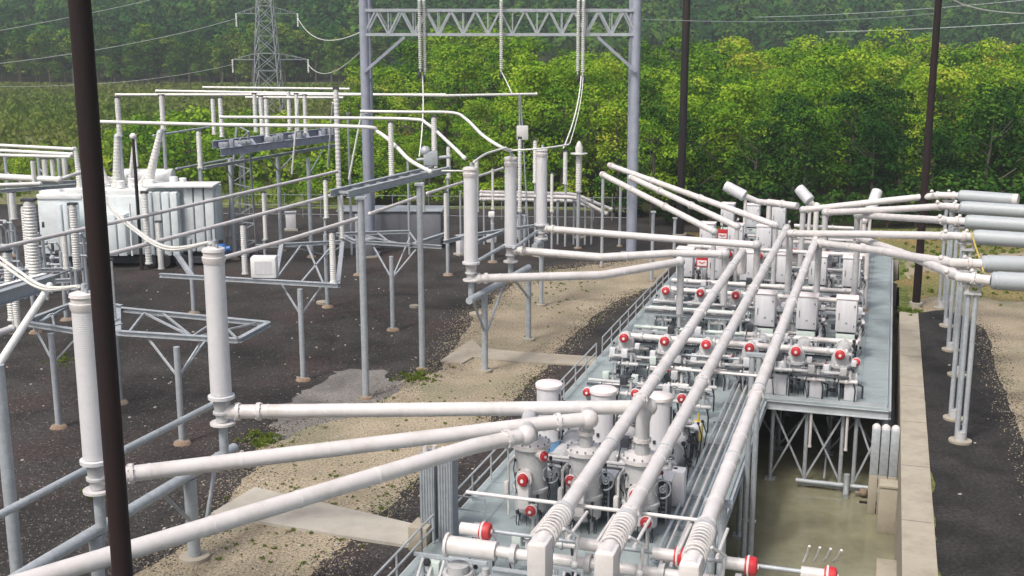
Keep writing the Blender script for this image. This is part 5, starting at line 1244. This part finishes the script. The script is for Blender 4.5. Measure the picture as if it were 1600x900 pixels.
bus('right white bus curving down to the middle far bushing', [P(565, 174, BH), P(640, 175, BH), P(706, 176, BH), P(728, 186, BH-.1), P(755, 212, 11.9), P(783, 230, 11.4), Vector(bt[4])+Vector((0, 0, .4))], .10, curve=True)
LZ = 7.7
bus('slanting white bus passing in front of the transformer, upper of two', [P(-20, 392, LZ), P(130, 358, LZ), P(223, 338, LZ), P(526, 268, LZ)], .11, 'slanting buses', 'pipe_paint')
bus('slanting white bus passing in front of the transformer, lower of two', [P(167, 398, LZ), P(400, 337, LZ), P(530, 302, LZ)], .11, 'slanting buses', 'pipe_paint')
bus('slanting white bus leading away from the tall near bushing top', [P(345, 404, LZ), P(450, 375, LZ), P(560, 341, LZ)], .11, 'slanting buses', 'pipe_paint')
bus('short slanting white bus between the two tall slim posts', [P(578, 334, LZ), P(652, 308, LZ)], .10, 'slanting buses', 'pipe_paint')
bus('short slanting white bus right of the tall slim posts', [P(668, 302, LZ), P(722, 285, LZ)], .10, 'slanting buses', 'pipe_paint')
bus('short slanting white bus between the left and middle far bushings', [P(745, 276, LZ+.4), P(785, 263, LZ+.4)], .09, 'slanting buses', 'pipe_paint')
bus('thin grey bus behind the transformer bushings', [P(240, 212, 9.8), P(325, 199, 9.8)], .09, 'slanting buses', 'galvanised')
bus('grey tube behind the transformer rising to the right', [P(276, 264, 7), P(366, 247, 7)], .10, 'slanting buses', 'galvanised')
bus('thin bus linking the far bushing tops', [Vector(bt[4])+Vector((0, 0, .4)), P(846, 232, 11.2), P(888, 226, 11.3)], .05, 'thin links at the bushing tops', curve=True)
bus('thin link left of the left far bushing top', [P(690, 267, 10.3), P(728, 267, 10.3)], .05, 'thin links at the bushing tops')
bus('thin link rising from the left far bushing to the right', [Vector(bt[3])+Vector((.2, 0, .3)), P(760, 240, 11.3), P(790, 231, 11.4)], .06, 'thin links at the bushing tops', curve=True)
# low white pipes behind the far bushings
for i, (dy, dz) in enumerate(((0, 0), (6, 1.2), (-5, 2.4))):
    bus(f'low white pipe bending down behind the far bushings, {["front","second","rearmost"][i]} of three', [D(752, 305+dy, 99+dz), D(890, 308+dy, 99+dz), D(902, 310+dy, 99+dz), D(940+dz*6, 330+dy*.6, 99+dz)], .16, 'low pipes behind the far bushings', 'pipe_paint')
for i, px in enumerate((756, 822, 872, 897, 915, 925)): b = D(px, 310, 100); post(f'short post under the low pipes behind the far bushings, {ORD[i]} from the left', Vector((b.x, 100, 0)), b.z-.2, .09, 'short posts under low pipes', foot=False)
# arrester with domed top
b = P(903, 388, 0); post('grey post carrying the domed arrester', b, HT(b, 300), .16, 'grey steel posts'); zz = HT(b, 300); z2 = HT(b, 232)
t = thing('surge_arrester', 'pale domed arrester with a flat plate ring above the low pipes', 'arrester', (b.x, b.y, zz)); MB().lathe([(0, .15)]+sheds(.05, z2-zz-.2, .22, .26, 16)+[(z2-zz, .2)], (b.x, b.y, zz), n=14).build('porcelain', 'insulator_glaze', t); MB().lathe([(-.45, .72), (-.38, .72), (-.36, .3), (.1, .32), (.5, .15), (.62, .05)], (b.x, b.y, z2), n=16).build('dome', 'insulator_glaze', t)
# box on slim mast and crossbar
b = P(814, 388, 0); t = thing('instrument_mast', 'slim lattice mast with a white box and a crossbar between the far bushings', 'mast', b)
m = MB().tube(b, (b.x-.15, b.y, HT(b, 148)), .08).tube((b.x+.7, b.y, 0), (b.x-.05, b.y, HT(b, 150)), .06); m.build('mast', 'galvanised', t)
MB().box((b.x+.1, b.y-.2, HT(b, 207)), (.95, .6, 1.15), bev=.05).build_each('box', 'insulator_glaze', t)
# low boxes behind far bushing
for i, (px, py, z) in enumerate(((768, 372, 1.6), (768, 335, 3.6))):
    b = P(px, py, z); t = thing('marshalling_box', ['small grey box on a post seen between the left and middle far bushings', 'small white round-topped device above the grey box between the far bushings'][i], 'box', b); MB().box(b, (.8 if i == 0 else .5, .5, .7 if i == 0 else .45), bev=.08).tube(b, (b.x, b.y, 0), .06).build('housing', ['cabinet_paint', 'transformer_top'][i], t)
# grey shelter wall
q0, q1 = P(530, 388, 0), P(690, 386, 0); t = thing('equipment_shelter', 'long low dark grey equipment shelter behind the slim posts', 'shelter', (q0+q1)/2)
hh = HT(q0, 331); cx = (q0.x+q1.x)/2; wd = q1.x-q0.x; cy = q0.y+1.4
MB().box((cx, cy, hh/2), (wd, 2.8, hh), bev=.04).build('wall', 'grey_wall', t); MB().box((cx, cy, hh+.06), (wd+.3, 3.1, .12), bev=.03).build('roof', 'galvanised', t)
for k in range(5): MB().box((q0.x+wd*(k+.5)/5, cy-1.41, hh*.5), (wd/5-.15, .03, hh*.86), bev=.01).build('panel', 'grey_wall', t)
b0, b1_ = P(400, 362, 0), P(940, 362, 0)
# perimeter fence behind
t = thing('chain_fence', 'thin grey perimeter fence at the back of the gravel yard', 'fence', P(600, 342, 0))
m = MB()
for z in (.3, 1.2, 2.2): m.tube(P(335, 338, 0)+Vector((0, 0, z)), P(985, 345, 0)+Vector((0, 0, z)), .025, n=6)
m.build('rail', 'galvanised_dull', t)
for k in range(24): q = P(335, 338, 0).lerp(P(985, 345, 0), k/23); MB().tube(q, q+Vector((0, 0, 2.4)), .04, n=6).build('fence_post', 'galvanised_dull', t)
# equipment clutter in mid distance
for i, (px, py, wd, hh) in enumerate(((300, 392, 1.2, 1.6), (455, 360, .9, 1.5), (575, 402, .9, 1.3), (722, 398, .8, 1.4), (845, 400, .8, 1.1), (812, 372, 1.0, 1.8))):
    b = P(px, py, 0); t = thing('control_kiosk', f'small grey control kiosk on the gravel, {ORD[i]} from the left', 'kiosk', b, .2*i, 'small control kiosks'); MB().box((0, 0, hh/2+.15), (wd, .6, hh), bev=.03).build('housing', 'cabinet_paint' if i % 2 else 'grey_wall', t, local=True); MB().box((0, 0, hh+.2), (wd+.15, .75, .07), bev=.02).build('roof', 'galvanised', t, local=True); MB().box((0, 0, .07), (wd+.3, .9, .14)).build('plinth', 'concrete', t, local=True)
for i, (px, py, s) in enumerate(((745, 492, 1), (648, 480, .7), (505, 474, .9), (905, 372, 1))):
    b = P(px, py, 0); o = MB().lathe([(0, .5*s), (.14, .5*s), (.15, .42*s)], b, n=18).build('foundation_pad', 'pale_concrete'); tag(o, f'round concrete pad on the dark gravel, {["right of the slim posts", "between the slim posts", "behind the white insulator", "beyond the far bushings"][i]}', 'pad')

# posts below the bushing rows
def bush_beam(label, a, b, z, posts, braces, h=.3):
    t = thing('bushing_beam', label, 'beam', P(*a, z), 0, 'beams under the bushings'); MB().tube(P(*a, z), P(*b, z), .19, n=16).build('beam', 'galvanised', t)
    for (px, py, zb_, r_) in posts:
        q = P(px, py, z); MB().tube((q.x, q.y, 0), (q.x, q.y, z-.15), r_, n=16).build('leg', 'galvanised', t); MB().lathe([(0, r_*2.4), (.15, r_*2.4)], (q.x, q.y, 0), n=12).build('footing', 'pale_concrete', t)
    for p, q, dz in braces: MB().tube(P(*p, z), P(*q, z)-Vector((0, 0, dz)), .07, n=8).build('brace', 'galvanised', t)
    return t
BB = 3.1
bush_beam('long galvanised beam on posts under the near bushings', (366, 700), (-60, 955), BB, [(296, 742, 0, .22), (148, 830, 0, .2)], [((338, 718), (318, 728), 2.0), ((250, 768), (292, 744), 1.6), ((165, 818), (146, 832), 1.6)])
bush_beam('galvanised beam on posts under the left and middle far bushings', (733, 470), (826, 418), 4.4, [(757, 456, 0, .17), (826, 418, 0, .16)], [((738, 468), (757, 456), 2.2), ((790, 438), (758, 456), 2.4), ((800, 432), (826, 418), 1.8)])
bush_beam('short galvanised beam under the right far bushing', (835, 385), (852, 370), 4.4, [(846, 376, 0, .15)], [])
# grey tubes low left
t = bus('grey tube low in the left corner leading to the near bushings, nearer half', [P(-30, 820, 4.6), P(138, 732, 4.6)], .12, 'grey tubes linking the near bushings', 'galvanised')
t = bus('grey tube linking the two near bushings, farther half', [P(192, 704, 4.6), P(333, 632, 4.6)], .12, 'grey tubes linking the near bushings', 'galvanised')
bus('grey tube linking the left and middle far bushings', [P(742, 410, 5.6), P(786, 385, 5.6)], .10, 'grey tubes linking the near bushings', 'galvanised')
bus('grey tube linking the middle and right far bushings', [P(803, 388, 5.8), P(838, 362, 5.8)], .10, 'grey tubes linking the near bushings', 'galvanised')
# big post at the left edge
q = D(12, 740, 33.5)
t = thing('edge_post', 'thick grey post at the left edge with a pale diagonal arm rising from it', 'post', (q.x, q.y, 0)); zt3 = HT(q, 570)
MB().tube((q.x, q.y, 0), (q.x, q.y, zt3), .19, n=18).build('shaft', 'galvanised', t); MB().tube((q.x, q.y, zt3-.05), D(78, 446, 39), .12, n=12).build('arm', 'aluminium_bus', t)
t = thing('edge_girder', 'pale galvanised girder entering from the left edge above the trussed stand', 'girder', P(40, 455, 6.6)); MB().hbeam(P(-40, 478, 6.6), P(86, 438, 6.6), .6, .4).build('girder', 'galvanised', t); MB().hbeam(P(-40, 462, 6.6), P(70, 432, 6.6), .3, .3).build('flange_rail', 'transformer_top', t)
bus('short white tube end at the left edge below the girder', [P(-30, 530, 5.5), P(18, 514, 5.5)], .16, 'short tubes at the left edge', 'pipe_paint')
# curved conductors from the near bushing tops
for k in range(2):
    o = 4*k
    wire(f'white curved conductor from the tall near bushing up to the transformer, {["upper","lower"][k]}', [Vector(bt[0])+Vector((-.1, 0, .2)), D(262, 386+o, 48), D(215, 360+o, 60), D(168, 314+o*1.5, 76), D(156, 256+o, 86)], .07, 'aluminium_bus', 'curved conductors')
    wire(f'white curved conductor from the bushing by the dark pole to the left edge, {["upper","lower"][k]}', [Vector(bt[1])+Vector((-.1, 0, .2)), D(70, 448+o, 38), D(30, 424+o*2, 42), D(-30, 380+o*2, 50)], .06, 'aluminium_bus', 'curved conductors')

# ================================================================== TRANSFORMER
TX = P(190, 416, 0); tz = 1/20.4
t = thing('power_transformer', 'big white power transformer with ribbed radiators behind the dark near pole', 'transformer', TX)
def X(px): return D(px, 416, TX.y).x
y0 = TX.y
MB().box(((X(160)+X(232))/2, y0+2.0, 3.2), (X(232)-X(160), 4.0, 4.6), bev=.1).build('tank', 'transformer_paint', t)
MB().box(((X(150)+X(236))/2, y0+2.0, 5.7), (X(236)-X(150), 3.6, .5), bev=.08).box(((X(60)+X(130))/2, y0+2.2, 5.3), (X(130)-X(60), 3.0, .4), bev=.08).build('cover', 'transformer_top', t)
MB().box(((X(60)+X(160))/2, y0+2.5, 3.0), (X(160)-X(60), 3.4, 4.4), bev=.1).build('side_tank', 'transformer_paint', t)
MB().box(((X(35)+X(335))/2, y0+2.0, .45), (X(335)-X(35)-.6, 3.6, .5)).build('skid', 'dark_panel', t)
def radiator(x0, x1, zb_, zt_, yy_):
    m = MB(); n = max(3, int((x1-x0)/.62))
    for k in range(n): m.box((x0+(k+.5)*(x1-x0)/n, yy_+.6, (zb_+zt_)/2), ((x1-x0)/n-.12, 1.3, zt_-zb_), bev=.05)
    m.box(((x0+x1)/2, yy_+.8, (zb_+zt_)/2), (x1-x0-.05, .7, zt_-zb_-.3)); m.tube((x0, yy_+.6, zt_-.25), (x1, yy_+.6, zt_-.25), .12).tube((x0, yy_+.6, zb_+.2), (x1, yy_+.6, zb_+.2), .12)
    m.build('radiator', 'transformer_paint', t)
radiator(X(234), X(286), .9, 5.8, y0-.4); radiator(X(290), X(338), 1.1, 6.1, y0+.4); radiator(X(104), X(132), 1.0, 5.0, y0-1.2); radiator(X(164), X(208), 1.0, 4.2, y0-1.0)
MB().box(((X(234)+X(338))/2, y0+1.9, 3.5), (X(338)-X(234), 2.2, 5.0), bev=.06).build('cooler_frame', 'transformer_paint', t)
MB().box(((X(234)+X(338))/2, y0+1.2, 6.2), (X(338)-X(234)+.2, 2.6, .18), bev=.05).build('cooler_roof', 'transformer_top', t)
MB().tube((X(172), y0+3.0, 6.6), (X(262), y0+3.0, 6.6), .62, n=20).build('conservator', 'transformer_top', t)
m = MB(); rn = random.Random(2)
for k in range(16): x = rn.uniform(X(150), X(280)); m.lathe([(0, .3), (.5, .3), (.55, .2)], (x, y0+rn.uniform(.6, 2.6), 5.7+rn.uniform(0, .6)), n=10)
for k in range(10): x = rn.uniform(X(40), X(130)); m.box((x, y0+rn.uniform(.6, 2.4), 5.4+rn.uniform(0, .3)), (rn.uniform(.4, 1.2), .6, rn.uniform(.3, .7)), bev=.08)
m.build_each('top_fitting', 'transformer_top', t)
for (a, b, c, d, r_) in ((183, 286, 183, 214, .34), (203, 286, 208, 230, .15), (233, 282, 250, 208, .34), (222, 284, 243, 250, .18), (164, 276, 156, 252, .16), (125, 290, 118, 235, .22)):
    p, q = D(a, b, y0+1.5), D(c, d, y0+1.5); dd = (q-p).normalized(); L = (q-p).length
    o = MB().lathe([(-.3, r_*1.3), (0, r_*1.3)]+sheds(0.02, L, r_, r_*.62, 14), p, dd, 14).build('bushing', 'insulator_glaze', t); MB().lathe([(L, r_*.8), (L+.2, r_*.6), (L+.3, .05)], p, dd, 12).build('terminal', 'galvanised', o)
m = MB()
for k in range(12): m.box((X(60)+k*.42, y0-.2+rn.uniform(-.3, .2), rn.uniform(1, 4.2)), (rn.uniform(.15, .35), .2, rn.uniform(.3, .8)), bev=.03)
m.build('valves_and_boxes', 'dark_panel', t)
for k, px in enumerate((120, 240, 262, 290)): MB().tube((X(px), y0-.5, .55), (X(px), y0-.9, .55), .5, n=16).build('fan', 'dark_rubber', t)
MB().path([(X(140), y0-.6, 5.8), (X(150), y0-.8, 5.0), (X(150), y0-.8, 1.0)], .09).path([(X(214), y0-.8, 5.0), (X(214), y0-.9, 1.0)], .08).build('oil_pipe', 'transformer_top', t)
# slim dark post with insulated head in front of the transformer
q = P(222, 422, 0); t = thing('dark_riser_post', 'slim dark red-brown post with a white collar in front of the transformer', 'post', q)
MB().tube(q, (q.x, q.y, HT(q, 216)), .13, n=12).build('shaft', 'dark_wood', t); MB().ball((q.x, q.y, HT(q, 213)), .25).tube((q.x+.15, q.y, HT(q, 215)), (q.x+.2, q.y, HT(q, 260)), .07).build('collar', 'transformer_top', t)
# stacked equipment at the left edge
for i, (px, pt, pb, z, w_) in enumerate(((46, 320, 418, 4.6, 1.5), (56, 312, 440, 4.4, 2.4), (104, 366, 420, 5.0, 1.2), (121, 318, 420, 4.6, 1.6), (20, 392, 500, 4.0, 1.5), (29, 440, 520, 3.6, 1.2), (22, 300, 342, 7.6, 1.3), (54, 250, 290, 8.6, 1.0), (72, 248, 284, 8.8, 1.2), (84, 248, 284, 8.8, 1.0), (103, 240, 280, 8.8, 1.2))):
    ins(px, pt, pb, z, f'pale insulator column in the left edge yard, {["in front of the transformer side tank","thick, before the transformer left end","short, left of the dark pole","tall, left of the dark pole","below the slanting bus","lowest, behind the trussed stand","short, at the very left","first small one from the left","second small one","third small one","fourth small one"][i]}', w_)
stand('crowded steel stand at the left edge under insulator columns', [(24, 520), (56, 520), (104, 500), (124, 490)], [((-20, 425), (130, 420)), ((-20, 445), (110, 438)), ((30, 420), (10, 450))], 4.5, [(0, (5, 426)), (1, (90, 422))], cross=[((-10, 440), (40, 422)), ((60, 440), (110, 422))])
stand('far left steel stand behind the left edge buses', [(22, 400), (72, 392), (103, 392)], [((-20, 292), (118, 284)), ((-20, 300), (118, 290))], 8.3, [(0, (40, 290)), (1, (90, 287))])
for i, (a, b, z) in enumerate((((-20, 226), (114, 233), 10.6), ((-20, 234), (112, 241), 10.6), ((-20, 242), (108, 245), 10.6), ((-20, 275), (92, 281), 9.0), ((-20, 290), (62, 287), 9.0))):
    bus(f'white bus entering at the left edge, {["highest","second from the top","third from the top","fourth, thicker","lowest"][i]}', [P(*a, z), P(*b, z)], (.11, .11, .10, .20, .12)[i], 'buses at the left edge')
bus('white curved link between the left edge buses and the dark pole', [P(92, 281, 9), P(118, 272, 9.2), P(150, 262, 9.2)], .12, 'short tubes at the left edge', curve=True)
m = MB(); rn = random.Random(14); t = thing('pipe_cluster', 'dense cluster of grey valves and pipes low at the left edge beside the transformer', 'pipework', P(30, 450, 0))
for k in range(34):
    q = P(rn.uniform(-10, 128), rn.uniform(440, 470), 0); z = rn.uniform(.4, 5.2); L = rn.uniform(.5, 2.0); m.path([q+Vector((0, 0, z)), q+Vector((L*.5, 0, z)), q+Vector((L*.6, .2, z-.4)), q+Vector((L*.6, .2, 0))], rn.uniform(.05, .11), 8); m.ball(q+Vector((0, 0, z)), rn.uniform(.12, .22), n=8)
m.build('pipework', 'galvanised', t)
# rear yard verticals behind the far group
for i, (px, pb, pt, r_) in enumerate(((550, 398, 178, .10), (578, 400, 178, .08), (640, 398, 250, .10), (720, 392, 300, .08), (790, 380, 300, .10), (925, 372, 330, .08))):
    b = P(px, pb, 0); post(f'thin mast in the back of the yard, {ORD[i]} from the left', b, HT(b, pt), r_, 'thin masts in the back of the yard', foot=False)
for i, (p, q, Y0, Y1) in enumerate((((466, 155), (456, 272), 90, 90), ((520, 160), (512, 262), 88, 92), ((565, 176), (545, 280), 84, 84))):
    wire(f'white insulated rod slanting down from the high buses, {["left","middle","right"][i]} of three', [D(*p, Y0), D(*q, Y1)], .07, 'insulator_glaze', 'slanting rods', n=2)

# ================================================================== HAZE
HZ = 0.0004
if HZ:
    hm = bpy.data.materials.new('haze_air'); hm.use_nodes = True; n = hm.node_tree.nodes; n.remove(n['Principled BSDF'])
    pv = n.new('ShaderNodeVolumePrincipled'); pv.inputs['Color'].default_value = (.78, .86, .92, 1); pv.inputs['Density'].default_value = HZ; pv.inputs['Anisotropy'].default_value = .2
    hm.node_tree.links.new(pv.outputs[0], n['Material Output'].inputs['Volume']); MATS['haze_air'] = hm
    o = MB().box((100, 600, 147.5), (4600, 3600, 305)).build('haze', 'haze_air', flat=True); o['kind'] = 'stuff'
